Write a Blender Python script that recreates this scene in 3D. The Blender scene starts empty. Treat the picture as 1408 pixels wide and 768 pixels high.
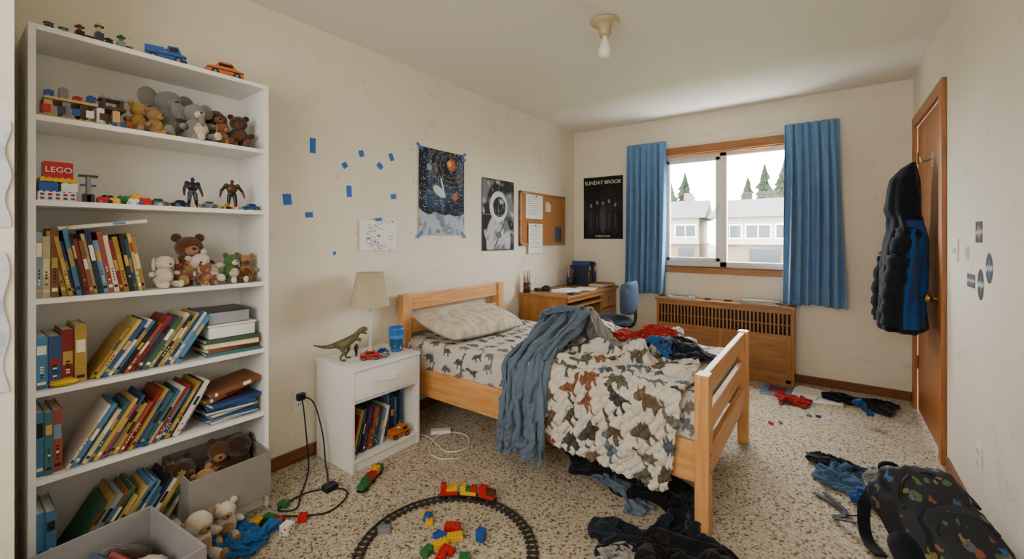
import bpy, bmesh, math, random, time
import numpy as np
from mathutils import Vector, Matrix, noise
T0=time.time()
scene=bpy.context.scene
R=random.Random(7)
def lin(h):
    if isinstance(h,str):
        h=h.lstrip('#'); h=[int(h[i:i+2],16)/255 for i in (0,2,4)]
    return tuple((c/12.92 if c<=.04045 else ((c+.055)/1.055)**2.4) for c in h)
MC={}
def mat(name,col,rough=.6,var=.08,scale=12,bump=0,bscale=150,metal=0,spec=.4,attr=None,sheen=0,trans=0,scuff=0):
    if name in MC: return MC[name]
    m=bpy.data.materials.new(name); m.use_nodes=True; nt=m.node_tree; N=nt.nodes; L=nt.links
    b=N['Principled BSDF']; b.inputs['Roughness'].default_value=rough; b.inputs['Metallic'].default_value=metal
    b.inputs['Specular IOR Level'].default_value=spec
    if sheen: b.inputs['Sheen Weight'].default_value=sheen
    if trans: b.inputs['Transmission Weight'].default_value=trans
    tc=N.new('ShaderNodeTexCoord')
    n=N.new('ShaderNodeTexNoise'); n.inputs['Scale'].default_value=scale; n.inputs['Detail'].default_value=5
    L.new(tc.outputs['Object'],n.inputs['Vector'])
    mx=N.new('ShaderNodeMix'); mx.data_type='RGBA'; mx.blend_type='MULTIPLY'; mx.inputs[0].default_value=1
    r=N.new('ShaderNodeMapRange'); r.inputs[1].default_value=.3; r.inputs[2].default_value=.7; r.inputs[3].default_value=1-var; r.inputs[4].default_value=1+var*.4
    L.new(n.outputs['Fac'],r.inputs[0])
    if attr:
        a=N.new('ShaderNodeAttribute'); a.attribute_name=attr; L.new(a.outputs['Color'],mx.inputs[6])
    else: mx.inputs[6].default_value=(*lin(col),1)
    L.new(r.outputs[0],mx.inputs[7]); out=mx.outputs[2]
    if scuff:
        for sc,lo,hi,dst,fac,cc in ((7,.61,.71,1.5,scuff,'#8d7c64'),(2.3,.58,.72,.8,scuff*.7,'#a8966f'),(28,.69,.74,.3,scuff*1.8,'#6b5c4a')):
            n2=N.new('ShaderNodeTexNoise'); n2.inputs['Scale'].default_value=sc; n2.inputs['Detail'].default_value=8; n2.inputs['Roughness'].default_value=.68; n2.inputs['Distortion'].default_value=dst
            L.new(tc.outputs['Object'],n2.inputs['Vector']); r2=N.new('ShaderNodeMapRange'); r2.inputs[1].default_value=lo; r2.inputs[2].default_value=hi; r2.inputs[3].default_value=0; r2.inputs[4].default_value=fac; L.new(n2.outputs['Fac'],r2.inputs[0])
            m2=N.new('ShaderNodeMix'); m2.data_type='RGBA'; L.new(r2.outputs[0],m2.inputs[0]); L.new(out,m2.inputs[6]); m2.inputs[7].default_value=(*lin(cc),1); out=m2.outputs[2]
    L.new(out,b.inputs['Base Color'])
    if bump:
        nb=N.new('ShaderNodeTexNoise'); nb.inputs['Scale'].default_value=bscale; nb.inputs['Detail'].default_value=3
        L.new(tc.outputs['Object'],nb.inputs['Vector'])
        bp=N.new('ShaderNodeBump'); bp.inputs['Strength'].default_value=bump; bp.inputs['Distance'].default_value=.01
        L.new(nb.outputs['Fac'],bp.inputs['Height']); L.new(bp.outputs[0],b.inputs['Normal'])
    MC[name]=m; return m
def wood(name,c1,c2,axis=0,rough=.45,scale=6):
    if name in MC: return MC[name]
    m=bpy.data.materials.new(name); m.use_nodes=True; nt=m.node_tree; N=nt.nodes; L=nt.links
    b=N['Principled BSDF']; b.inputs['Roughness'].default_value=rough
    tc=N.new('ShaderNodeTexCoord'); mp=N.new('ShaderNodeMapping'); s=[scale*3]*3; s[axis]=scale*.25
    mp.inputs['Scale'].default_value=s; L.new(tc.outputs['Object'],mp.inputs['Vector'])
    n=N.new('ShaderNodeTexNoise'); n.inputs['Scale'].default_value=1.6; n.inputs['Detail'].default_value=6; n.inputs['Distortion'].default_value=1.2
    L.new(mp.outputs[0],n.inputs['Vector'])
    cr=N.new('ShaderNodeValToRGB'); cr.color_ramp.elements[0].position=.35; cr.color_ramp.elements[1].position=.65
    cr.color_ramp.elements[0].color=(*lin(c1),1); cr.color_ramp.elements[1].color=(*lin(c2),1)
    L.new(n.outputs['Fac'],cr.inputs[0]); L.new(cr.outputs[0],b.inputs['Base Color'])
    MC[name]=m; return m
# ---------------- mesh builder
class MB:
    def __init__(s): s.v=[];s.f=[];s.m=[];s.s=[];s.mats=[]; s.X=Matrix()
    def mi(s,m):
        if m not in s.mats: s.mats.append(m)
        return s.mats.index(m)
    def add(s,vs,fs,m,smooth=False,M=None):
        X=s.X@M if M is not None else s.X
        o=len(s.v); s.v+=[X@Vector(v) for v in vs]; k=s.mi(m)
        for f in fs: s.f.append([i+o for i in f]); s.m.append(k); s.s.append(smooth)
        return s
    def box(s,a,b,m,M=None):
        x0,y0,z0=a;x1,y1,z1=b
        return s.add([(x0,y0,z0),(x1,y0,z0),(x1,y1,z0),(x0,y1,z0),(x0,y0,z1),(x1,y0,z1),(x1,y1,z1),(x0,y1,z1)],
          [(0,3,2,1),(4,5,6,7),(0,1,5,4),(1,2,6,5),(2,3,7,6),(3,0,4,7)],m,False,M)
    def cyl(s,p0,p1,r0,r1,m,n=20,M=None,smooth=True):
        p0=Vector(p0);p1=Vector(p1);q=(p1-p0).to_track_quat('Z','Y')
        vs=[];fs=[]
        for p,r in((p0,r0),(p1,r1)):
            for i in range(n):
                a=2*math.pi*i/n; vs.append(p+q@Vector((r*math.cos(a),r*math.sin(a),0)))
        fs=[(i,(i+1)%n,n+(i+1)%n,n+i) for i in range(n)]
        s.add(vs,fs,m,smooth,M); s.add(vs,[tuple(range(n))[::-1],tuple(range(n,2*n))],m,False,M); return s
    def ell(s,c,r,m,seg=18,ri=12,M=None,nz=0):
        vs=[];fs=[]
        for j in range(ri+1):
            t=math.pi*j/ri
            for i in range(seg):
                a=2*math.pi*i/seg; d=Vector((math.sin(t)*math.cos(a),math.sin(t)*math.sin(a),math.cos(t)))
                k=1+(nz*noise.noise(d*2.2+Vector(c)*9) if nz else 0)
                vs.append((c[0]+r[0]*d.x*k,c[1]+r[1]*d.y*k,c[2]+r[2]*d.z*k))
        for j in range(ri):
            for i in range(seg):
                fs.append((j*seg+i,(j+1)*seg+i,(j+1)*seg+(i+1)%seg,j*seg+(i+1)%seg))
        return s.add(vs,fs,m,True,M)
    def prism(s,poly,h0,h1,m,M=None):
        n=len(poly); vs=[(x,h0,z) for x,z in poly]+[(x,h1,z) for x,z in poly]
        fs=[tuple(range(n)),tuple(range(n,2*n))[::-1]]+[(i,n+i,n+(i+1)%n,(i+1)%n) for i in range(n)]
        return s.add(vs,fs,m,False,M)
    def lathe(s,prof,c,m,n=28,M=None):
        vs=[];fs=[]
        for r,z in prof:
            for i in range(n):
                a=2*math.pi*i/n; vs.append((c[0]+r*math.cos(a),c[1]+r*math.sin(a),c[2]+z))
        for j in range(len(prof)-1):
            for i in range(n): fs.append((j*n+i,j*n+(i+1)%n,(j+1)*n+(i+1)%n,(j+1)*n+i))
        return s.add(vs,fs,m,True,M)
    def tube(s,path,r,m,n=8,M=None):
        P=[Vector(p) for p in path]; vs=[];fs=[]
        rr=r if isinstance(r,(list,tuple)) else [r]*len(P)
        for k,p in enumerate(P):
            d=(P[min(k+1,len(P)-1)]-P[max(k-1,0)]).normalized(); up=Vector((0,0,1)) if abs(d.z)<.95 else Vector((1,0,0))
            a=d.cross(up).normalized(); b=d.cross(a)
            for i in range(n):
                t=2*math.pi*i/n; vs.append(p+a*math.cos(t)*rr[k]+b*math.sin(t)*rr[k])
        for k in range(len(P)-1):
            for i in range(n): fs.append((k*n+i,k*n+(i+1)%n,(k+1)*n+(i+1)%n,(k+1)*n+i))
        fs+= [tuple(range(n))[::-1],tuple(range((len(P)-1)*n,len(P)*n))]
        return s.add(vs,fs,m,True,M)
    def build(s,name,bevel=0,sub=0,parent=None,seg=2):
        me=bpy.data.meshes.new(name)
        xs=[v.x for v in s.v];ys=[v.y for v in s.v];zs=[v.z for v in s.v]
        o=Vector(((min(xs)+max(xs))/2,(min(ys)+max(ys))/2,min(zs)))
        me.from_pydata([v-o for v in s.v],[],s.f)
        for m in s.mats: me.materials.append(m)
        me.polygons.foreach_set('material_index',s.m); me.polygons.foreach_set('use_smooth',s.s)
        bm=bmesh.new(); bm.from_mesh(me); bmesh.ops.recalc_face_normals(bm,faces=bm.faces); bm.to_mesh(me); bm.free()
        ob=bpy.data.objects.new(name,me); scene.collection.objects.link(ob); ob.location=o
        if bevel:
            b=ob.modifiers.new('bev','BEVEL'); b.width=bevel; b.segments=seg; b.limit_method='ANGLE'; b.angle_limit=math.radians(40)
            b.harden_normals=False
        if sub:
            b=ob.modifiers.new('sub','SUBSURF'); b.levels=sub; b.render_levels=sub
        if parent: 
            ob.parent=parent; ob.matrix_parent_inverse=Matrix.Translation(parent.location).inverted()
        return ob
def Tm(x,y,z,rz=0,rx=0,ry=0,s=1):
    return Matrix.Translation((x,y,z))@Matrix.Rotation(rz,4,'Z')@Matrix.Rotation(ry,4,'Y')@Matrix.Rotation(rx,4,'X')@Matrix.Scale(s,4)
def catmull(pts,k=8):
    P=[Vector(p) for p in pts]; out=[]
    for i in range(len(P)-1):
        a=P[max(i-1,0)];b=P[i];c=P[i+1];d=P[min(i+2,len(P)-1)]
        for j in range(k):
            t=j/k; out.append(.5*((2*b)+(c-a)*t+(2*a-5*b+4*c-d)*t*t+(3*b-a-3*c+d)*t**3))
    out.append(P[-1]); return out
def grid_obj(name,P,m,cols=None,solid=0,parent=None,offset=0):
    n,k,_=P.shape; me=bpy.data.meshes.new(name)
    o=P.reshape(-1,3).mean(0); o[2]=P[...,2].min(); V=(P-o).reshape(-1,3)
    idx=np.arange(n*k).reshape(n,k)
    F=np.stack([idx[:-1,:-1],idx[1:,:-1],idx[1:,1:],idx[:-1,1:]],-1).reshape(-1,4)
    me.vertices.add(n*k); me.vertices.foreach_set('co',V.ravel().astype(np.float32))
    me.loops.add(F.size); me.loops.foreach_set('vertex_index',F.ravel().astype(np.int32))
    me.polygons.add(len(F)); me.polygons.foreach_set('loop_start',np.arange(0,F.size,4,dtype=np.int32))
    me.update(calc_edges=True); me.validate()
    me.polygons.foreach_set('use_smooth',np.ones(len(F),dtype=bool))
    if cols is not None:
        a=me.color_attributes.new('Col','FLOAT_COLOR','POINT')
        C=np.ones((n*k,4),np.float32); C[:,:3]=cols.reshape(-1,3); a.data.foreach_set('color',C.ravel())
    me.materials.append(m)
    ob=bpy.data.objects.new(name,me); scene.collection.objects.link(ob); ob.location=o
    if solid:
        sm=ob.modifiers.new('sol','SOLIDIFY'); sm.thickness=solid; sm.offset=offset
    if parent:
        ob.parent=parent; ob.matrix_parent_inverse=Matrix.Translation(parent.location).inverted()
    return ob
def text(body,size,loc,rot,m,name,parent=None,ext=.0008):
    c=bpy.data.curves.new('t','FONT'); c.body=body; c.size=size; c.align_x='CENTER'; c.align_y='CENTER'; c.extrude=ext
    t=bpy.data.objects.new('t',c); scene.collection.objects.link(t)
    dg=bpy.context.evaluated_depsgraph_get(); me=bpy.data.meshes.new_from_object(t.evaluated_get(dg))
    bpy.data.objects.remove(t)
    ob=bpy.data.objects.new(name,me); scene.collection.objects.link(ob); me.materials.clear(); me.materials.append(m)
    ob.location=loc; ob.rotation_euler=rot
    if parent: ob.parent=parent; ob.matrix_parent_inverse=Matrix.Translation(parent.location).inverted()
    return ob
# ---------------- materials
WALL=mat('wall_paint','#e3dac7',.75,.06,1.6,.08,60,scuff=.38)
CEIL=mat('ceiling_paint','#e6e1d7',.8,.05,1.2,.25,90)
WHITE=mat('white_laminate','#e5e3de',.4,.03,5)
PINE=wood('pine','#c98747','#dca668',0); PINEY=wood('pine_y','#c98747','#dca668',1); PINEZ=wood('pine_z','#c98747','#dca668',2)
OAK=wood('oak','#85572b','#a8743e',0,.4); OAKZ=wood('oak_z','#915d2b','#ad7539',2,.4); DOORW=wood('door_wood','#935423','#ad6b30',2,.4)
TRIM=wood('trim_wood','#643819','#7b4924',1,.4); TRIMX=wood('trim_wood_x','#8f5827','#a76e36',0,.4)
BLACK=mat('black_plastic','#121214',.4); DGREY=mat('track_grey','#34322f',.5); METAL=mat('metal','#9a9a98',.3,metal=1)
BRASS=mat('brass','#b08848',.3,metal=1); PAPER=mat('paper','#e8e6e0',.8,.04); TAPE=mat('blue_tape','#2469b8',.6)
PAGES=mat('pages','#dcd2bb',.8,.1,80)
CP={k:mat('plastic_'+k,v,.35,.03) for k,v in dict(red='#b0191a',yellow='#d6a716',blue='#1a4c98',green='#256b34',white='#dedcd4',grey='#787a7e',black='#161619',tan='#bc9a66',orange='#bd6524',brown='#4d2c1b',dk='#30353c',lblue='#3f87cf').items()}
def carpet():
    m=bpy.data.materials.new('carpet'); m.use_nodes=True; nt=m.node_tree; N=nt.nodes; L=nt.links; b=N['Principled BSDF']
    b.inputs['Roughness'].default_value=.95; b.inputs['Specular IOR Level'].default_value=.1
    tc=N.new('ShaderNodeTexCoord')
    def nz(sc,d=2):
        n=N.new('ShaderNodeTexNoise'); n.inputs['Scale'].default_value=sc; n.inputs['Detail'].default_value=d; L.new(tc.outputs['Object'],n.inputs['Vector']); return n
    a=nz(95,4); cr=N.new('ShaderNodeValToRGB'); e=cr.color_ramp.elements
    e[0].position=.35; e[0].color=(*lin('#5f4a33'),1); e[1].position=.44; e[1].color=(*lin('#b4a68e'),1)
    x=cr.color_ramp.elements.new(.62); x.color=(*lin('#d2c7b4'),1); L.new(a.outputs['Fac'],cr.inputs[0])
    g=nz(2.2,3); r=N.new('ShaderNodeMapRange'); r.inputs[1].default_value=.3; r.inputs[2].default_value=.7; r.inputs[3].default_value=.82; r.inputs[4].default_value=1.04; L.new(g.outputs['Fac'],r.inputs[0])
    mx=N.new('ShaderNodeMix'); mx.data_type='RGBA'; mx.blend_type='MULTIPLY'; mx.inputs[0].default_value=1
    L.new(cr.outputs[0],mx.inputs[6]); L.new(r.outputs[0],mx.inputs[7]); L.new(mx.outputs[2],b.inputs['Base Color'])
    h=nz(150,3); bp=N.new('ShaderNodeBump'); bp.inputs['Strength'].default_value=.6; bp.inputs['Distance'].default_value=.015
    L.new(h.outputs['Fac'],bp.inputs['Height']); L.new(bp.outputs[0],b.inputs['Normal']); return m
CARPET=carpet()
VC=mat('printed','#ffffff',.8,.04,30,attr='Col'); VCF=mat('printed_fabric','#ffffff',.9,.06,20,.12,500,attr='Col',spec=.15)
# ---------------- room
RX=2.87; BY=4.40; CZ=2.43; FY=-1.3
dy0,dy1=3.25,4.27; DO0,DO1,DOZ=dy0+.07,dy1-.07,2.03
mb=MB(); mb.box((-.12,FY-.12,-.1),(RX+.12,BY+.12,0),CARPET); mb.build('floor')
mb=MB(); mb.box((-.12,FY-.12,CZ),(RX+.12,BY+.12,CZ+.15),CEIL); mb.build('ceiling')
mb=MB(); mb.box((-.12,FY-.12,0),(0,BY+.12,CZ),WALL); mb.build('wall_left')
mb=MB(); mb.box((RX,FY-.12,0),(RX+.12,DO0,CZ),WALL); mb.box((RX,DO1,0),(RX+.12,BY+.12,CZ),WALL); mb.box((RX,DO0,DOZ),(RX+.12,DO1,CZ),WALL); mb.build('wall_right')
mb=MB(); mb.box((0,FY-.12,0),(RX,FY,CZ),WALL); mb.build('wall_front')
mb=MB(); mb.box((0,FY,0),(.5,.14,CZ),WALL); mb.build('wall_closet')
HX0,HX1,HZ0,HZ1=.98,2.12,.955,2.05
mb=MB(); mb.box((0,BY,0),(HX0,BY+.12,CZ),WALL); mb.box((HX1,BY,0),(RX,BY+.12,CZ),WALL)
mb.box((HX0,BY,0),(HX1,BY+.12,HZ0),WALL); mb.box((HX0,BY,HZ1),(HX1,BY+.12,CZ),WALL); mb.build('wall_back')
mb=MB(); mb.box((0,.93,0),(.014,BY,.07),TRIM); mb.build('baseboard_left',.003)
mb=MB(); mb.box((.014,BY-.014,0),(RX-.014,BY,.07),TRIM); mb.build('baseboard_back',.003)
mb=MB(); mb.box((RX-.014,FY,0),(RX,3.2,.07),TRIM); mb.box((RX-.014,4.3,0),(RX,BY,.07),TRIM); mb.build('baseboard_right',.003)
# window
mb=MB(); yb=BY+.05
for a,b in (((HX0,HZ0),(HX1,HZ0+.05)),((HX0,HZ1-.045),(HX1,HZ1)),((HX0,HZ0),(HX0+.05,HZ1)),((HX1-.05,HZ0),(HX1,HZ1)),((1.525,HZ0),(1.585,HZ1))):
    mb.box((a[0],yb,a[1]),(b[0],yb+.05,b[1]),WHITE)
for a,b in (((1.03,HZ0+.05),(1.53,HZ0+.085)),((1.03,HZ1-.08),(1.53,HZ1-.045)),((1.03,HZ0+.05),(1.065,HZ1-.045)),((1.49,HZ0+.05),(1.53,HZ1-.045))):
    mb.box((a[0],yb-.012,a[1]),(b[0],yb+.02,b[1]),WHITE)
mb.box((1.5,yb-.02,1.47),(1.515,yb,1.53),METAL)
win=mb.build('window_1',.003)
g=bpy.data.materials.new('glass'); g.use_nodes=True; N=g.node_tree.nodes; L=g.node_tree.links; N.remove(N['Principled BSDF'])
t=N.new('ShaderNodeBsdfTransparent'); gl=N.new('ShaderNodeBsdfGlossy'); gl.inputs['Roughness'].default_value=.02; ms=N.new('ShaderNodeMixShader'); ms.inputs[0].default_value=.04
L.new(t.outputs[0],ms.inputs[1]); L.new(gl.outputs[0],ms.inputs[2]); L.new(ms.outputs[0],N['Material Output'].inputs[0])
mb=MB(); mb.add([(HX0,yb+.03,HZ0),(HX1,yb+.03,HZ0),(HX1,yb+.03,HZ1),(HX0,yb+.03,HZ1)],[(0,1,2,3)],g); mb.build('glass_pane',parent=win)
mb=MB(); y0=BY-.018
mb.box((HX0-.07,y0,HZ1),(HX1+.07,BY,HZ1+.075),TRIMX); mb.box((HX0-.07,y0,HZ0-.065),(HX1+.07,BY,HZ0),TRIMX)
mb.box((HX0-.07,y0,HZ0),(HX0,BY,HZ1),OAKZ); mb.box((HX1,y0,HZ0),(HX1+.07,BY,HZ1),OAKZ)
mb.box((HX0,BY-.018,HZ0-.012),(HX1,yb,HZ0),TRIMX); mb.box((HX0,BY,HZ1-.012),(HX1,yb,HZ1),TRIMX)
mb.build('trim_1',.003)
# curtains
CUR=mat('curtain_blue','#658eba',.85,.12,8,.1,400,spec=.1,sheen=.2)
def curtain(x0,x1,x0b,x1b,seed,z0=.67,z1=2.19):
    n,k=150,60; u=np.linspace(0,1,n)[:,None]*np.ones((1,k)); v=np.ones((n,1))*np.linspace(0,1,k)[None]
    rs=np.random.RandomState(seed); ph=rs.rand(4)*6
    X0=x0+(x0b-x0)*v; X1=x1+(x1b-x1)*v
    X=X0+(X1-X0)*u+.006*np.sin(u*40+v*3+ph[2]); amp=.012+.022*np.clip(v*2,0,1)
    w=u+.02*np.sin(v*4+ph[0])
    Y=BY-.085-amp*np.sin(w*2*np.pi*6.5+ph[0])-amp*.4*np.sin(w*2*np.pi*11+ph[1]+v*2)
    Z=z1+(z0-z1)*v+.008*np.sin(u*9+ph[3])*v
    return grid_obj('curtain',np.stack([X,Y,Z],-1),CUR,solid=.003)
curtain(.66,1.06,.645,1.05,1); curtain(2.05,2.43,2.05,2.47,3)
mb=MB(); mb.cyl((.67,BY-.04,2.165),(2.42,BY-.04,2.165),.005,.005,WHITE,10); mb.build('curtain_rod')
# door
mb=MB()
mb.box((RX-.022,dy0,0),(RX,dy0+.075,2.1),DOORW); mb.box((RX-.022,dy1-.075,0),(RX,dy1,2.1),DOORW); mb.box((RX-.022,dy0+.075,2.025),(RX,dy1-.075,2.1),DOORW)
mb.build('trim_2',.004)
mb=MB(); mb.box((RX+.002,DO0+.008,.008),(RX+.04,DO1-.008,DOZ-.008),DOORW)
for z in (.3,1.75): mb.cyl((RX-.004,dy1-.085,z),(RX-.004,dy1-.085,z+.09),.008,.008,BRASS,10)
door=mb.build('door_1',.002)
kx=RX+.002; mb=MB(); mb.cyl((kx,3.4,.885),(kx-.008,3.4,.885),.032,.03,BRASS); mb.cyl((kx-.008,3.4,.885),(kx-.04,3.4,.885),.011,.011,BRASS); mb.ell((kx-.055,3.4,.885),(.022,.028,.028),BRASS); mb.build('knob',parent=door)
mb=MB(); mb.cyl((kx,3.66,1.72),(kx-.05,3.66,1.7),.006,.006,METAL,8); mb.cyl((kx-.05,3.66,1.7),(kx-.055,3.66,1.73),.006,.006,METAL,8); mb.box((kx-.004,3.645,1.67),(kx,3.675,1.76),METAL); mb.build('hook',parent=door)
def plate(name,M,sw=False):
    mb=MB(); mb.X=M; mb.box((-.036,0,-.058),(.036,.006,.058),WHITE)
    if sw: mb.box((-.006,.006,-.012),(.006,.018,.012),WHITE)
    else:
        for z in (-.025,.025):
            mb.cyl((0,.005,z),(0,.008,z),.016,.016,WHITE,16)
            mb.box((-.008,.008,z-.005),(-.005,.0085,z+.006),BLACK); mb.box((.005,.008,z-.005),(.008,.0085,z+.006),BLACK)
    mb.build(name,.002)
plate('wall_outlet',Tm(0,1.21,.335,-math.pi/2)); plate('wall_outlet',Tm(RX,2.62,.31,math.pi/2)); plate('light_switch',Tm(RX,3.02,1.17,math.pi/2),True)
mb=MB(); c=(1.365,2.21,CZ)
CER=mat('porcelain','#b9a682',.4,.15); BULB=mat('bulb_glass','#ece6d8',.2,.02)
mb.lathe([(0,-.0),(.075,0),(.078,-.012),(.06,-.024),(.035,-.035),(.032,-.075),(.028,-.09),(0,-.09)],c,CER,36)
mb.lathe([(.014,-.085),(.015,-.11),(.022,-.125),(.034,-.155),(.036,-.175),(.028,-.198),(.012,-.209),(0,-.21)],c,BULB)
mb.build('ceiling_light_bulb_fixture')
# ---------------- painted panels
def nzf(U,V,sc,seed=0,oct=3):
    rs=np.random.RandomState(seed); out=np.zeros_like(U)
    for o in range(oct):
        for _ in range(4):
            a=rs.rand()*6.28; f=sc*(2**o)*(.6+rs.rand()*.8); out+=np.sin((U*math.cos(a)+V*math.sin(a))*f+rs.rand()*6.28)/(4*2**o)
    return out
def panel(name,kind,a0,a1,z0,z1,func,step=.004,curl=.004,off=.004,parent=None,seed=0):
    n=max(8,int((a1-a0)/step)); k=max(8,int((z1-z0)/step))
    U=np.linspace(0,1,n)[:,None]*np.ones((1,k)); V=np.ones((n,1))*np.linspace(0,1,k)[None]
    d=off+curl*(.5+.5*nzf(U,V,5,seed+5,2))
    A=a0+(a1-a0)*U; Z=z0+(z1-z0)*V
    if kind=='L': P=np.stack([d,A,Z],-1)
    elif kind=='B': P=np.stack([A,BY-d,Z],-1)
    elif kind=='R': P=np.stack([RX-d,A,Z],-1)
    C=func(U,V,(a1-a0),(z1-z0))
    return grid_obj(name,P,VC,C,parent=parent)
def mixc(C,mask,col):
    c=np.array(lin(col) if isinstance(col,str) else col); C[:]=C*(1-mask[...,None])+c*mask[...,None]
def solidc(U,col): return np.ones(U.shape+(3,))*np.array(lin(col))
def sm(x,e=.01): return np.clip(.5-x/e,0,1)
def space(U,V,w,h):
    X=U*w;Y=V*h; C=solidc(U,'#10182a'); mixc(C,np.clip(nzf(U,V,9,2)*1.2,0,.6),'#34506f'); mixc(C,np.clip(nzf(U,V,14,6)*1.5-.5,0,.5),'#5d6c86')
    rs=np.random.RandomState(4); mixc(C,(rs.rand(*U.shape)>.978)*1.,'#dfe6ee')
    hz=.17+.03*nzf(U,V,8,9); m=sm(Y-hz,.01); mixc(C,m,'#a9b2bd'); mixc(C,m*np.clip(nzf(U,V,22,19)*1.5,0,.7),'#566577')
    for i in range(14):
        cx,cy,r=rs.rand()*w,rs.rand()*.17,.01+.02*rs.rand(); mixc(C,m*sm(np.hypot(X-cx,(Y-cy)*2)-r,.008),'#6f7a86')
    for rr in (.12,.17,.22): mixc(C,sm(abs(np.hypot(X-.33,(Y-.53)*1.4)-rr)-.0015,.004),'#b58d5c')
    mixc(C,sm(np.hypot(X-.33,Y-.54)-.045,.006),'#b8692a'); mixc(C,sm(np.hypot(X-.31,Y-.55)-.02,.02),'#e6b46c')
    mixc(C,sm(np.hypot(X-.1,Y-.5)-.025,.006),'#8a96a8'); mixc(C,sm(np.hypot((X-.2)*.6,Y-.33+ (X-.2)*.4)-.035,.01),'#cfd3d6'); mixc(C,sm(np.hypot(X-.37,Y-.3)-.03,.006),'#a86a42')
    mixc(C,sm(abs(X-.24+.3*(Y-.36))-.006,.004)*sm(abs(Y-.36)-.07),'#e9ecef')
    mixc(C,sm(abs(V-.5)-.003,.004)*.35,'#9fb0c4'); mixc(C,sm(abs(U-.5)-.003,.004)*.3,'#9fb0c4')
    return C
def bw(U,V,w,h):
    q=nzf(U,V,5,11,2); s2=nzf(U-.2*q,V+.3*q,7,5,3); C=solidc(U,'#17181c'); mixc(C,np.clip(s2*2.0-.3,0,.7),'#85878b')
    X=(U-.5)*w;Y=(V-.62)*h
    body=sm(np.hypot(X/.17,(Y+.30)/.24)-1,.08); mixc(C,body,'#b2b3b5'); mixc(C,body*np.clip(nzf(U,V,16,23)*2.2,0,.8),'#4a4c52')
    hel=sm(np.hypot(X/.125,Y/.135)-1,.06); mixc(C,hel,'#cfd0d0'); vis=sm(np.hypot((X-.01)/.092,(Y+.002)/.09)-1,.06); mixc(C,vis,'#16181d'); mixc(C,vis*np.clip(nzf(U,V,12,7)*2-.4,0,.8),'#8e9299')
    mixc(C,sm(abs(X+.02-.6*(Y+.3))-.008,.01)*body,'#2a2c31'); mixc(C,sm(np.hypot(X/.04,(Y+.25)/.03)-1,.1),'#5c5f66')
    fold=np.clip(nzf(U*1.3,V,26,41,2)-.35,0,.6); mixc(C,fold,'#dfe0e0')
    mixc(C,sm(np.minimum(np.minimum(U,1-U),np.minimum(V,1-V))-.015,.01),'#222326'); mixc(C,sm(abs(V-.5)-.003,.004)*.5,'#b0b0b0'); mixc(C,sm(abs(U-.5)-.004,.005)*.4,'#b0b0b0'); return C
def band(U,V,w,h):
    X=U*w;Y=V*h; C=solidc(U,'#101013'); mixc(C,np.clip(.3+.3*nzf(U,V,6,3)-abs(V-.5),0,.5),'#5a5d63')
    for i,(cx,cy) in enumerate(((.09,.37),(.165,.4),(.235,.39),(.305,.41),(.375,.37))):
        mixc(C,sm(np.hypot((X-cx)/.042,(Y-(cy-.17))/.16)-1,.05),['#45464b','#303136','#66676c'][i%3]); mixc(C,sm(abs(X-cx)-.004,.004)*sm(abs(Y-.2)-.07),'#888888')
        mixc(C,sm(np.hypot((X-cx)/.026,(Y-cy)/.038)-1,.1),'#08080a'); mixc(C,sm(np.hypot((X-cx)/.015,(Y-cy)/.024)-1,.1),'#bdb8b0')
    mixc(C,sm(.012-np.minimum(np.minimum(X,w-X),np.minimum(Y,h-Y)),.003)*.6,'#000000'); return C
def doodle(U,V,w,h):
    X=U*w;Y=V*h; C=solidc(U,'#e9e7e3'); rs=np.random.RandomState(8)
    for i in range(34):
        cx,cy,r=rs.rand()*w,rs.rand()*h,.006+.014*rs.rand(); cc=['#2f5f98','#5b5f66','#b05a3a','#6a7a88','#2f2f33'][rs.randint(5)]
        if i%2: mixc(C,sm(abs(np.hypot(X-cx,(Y-cy)*(.7+rs.rand()))-r)-.0018,.003),cc)
        else: mixc(C,sm(np.hypot(X-cx,(Y-cy)*1.6)-r*.6,.004)*.8,cc)
    return C
def tapes(parent,lst):
    mb=MB()
    for (a,z,w,h,r) in lst: mb.box((-.0005,-w/2,-h/2),(.0008,w/2,h/2),TAPE,Matrix.Translation((.009,a,z))@Matrix.Rotation(r,4,'X'))
    return mb.build('tape',parent=parent)
p=panel('space_poster','L',2.066,2.54,1.25,1.89,space); tapes(p,[(2.075,1.885,.07,.02,-.7),(2.53,1.885,.07,.02,.7),(2.075,1.255,.07,.02,.7),(2.53,1.255,.07,.02,-.7),(2.53,1.85,.05,.02,.2)])
p=panel('black_and_white_poster','L',2.76,3.216,1.12,1.745,bw,.003)
p=panel('band_poster','B',.124,.589,1.22,1.905,band)
LG=mat('light_print','#d8d5ce',.8); text('SUNDAY BROOK',.056,(.357,BY-.011,1.84),(math.pi/2,0,0),LG,'title',p); text('WORLD TOUR',.026,(.357,BY-.011,1.25),(math.pi/2,0,0),LG,'caption',p)
p=panel('child_drawing','L',1.585,1.874,1.15,1.345,doodle,.003); tapes(p,[(1.725,1.35,.05,.02,.1)])
mb=MB()
for (a,z,w,h,r) in [(1.288,1.755,.035,.085,0),(1.488,1.67,.035,.035,.6),(1.603,1.759,.035,.04,.3),(1.741,1.70,.035,.045,.9),(1.832,1.771,.035,.05,.4),(1.517,1.515,.035,.07,.05),(1.85,1.509,.045,.035,.1),(1.145,1.439,.045,.06,.1),(1.267,1.361,.045,.03,.1),(1.421,1.14,.02,.02,.5)]:
    mb.box((0,-w/2,-h/2),(.001,w/2,h/2),TAPE,Tm(0.001,a,z,rx=r))
mb.build('blue_painter_tape_strips')
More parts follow.
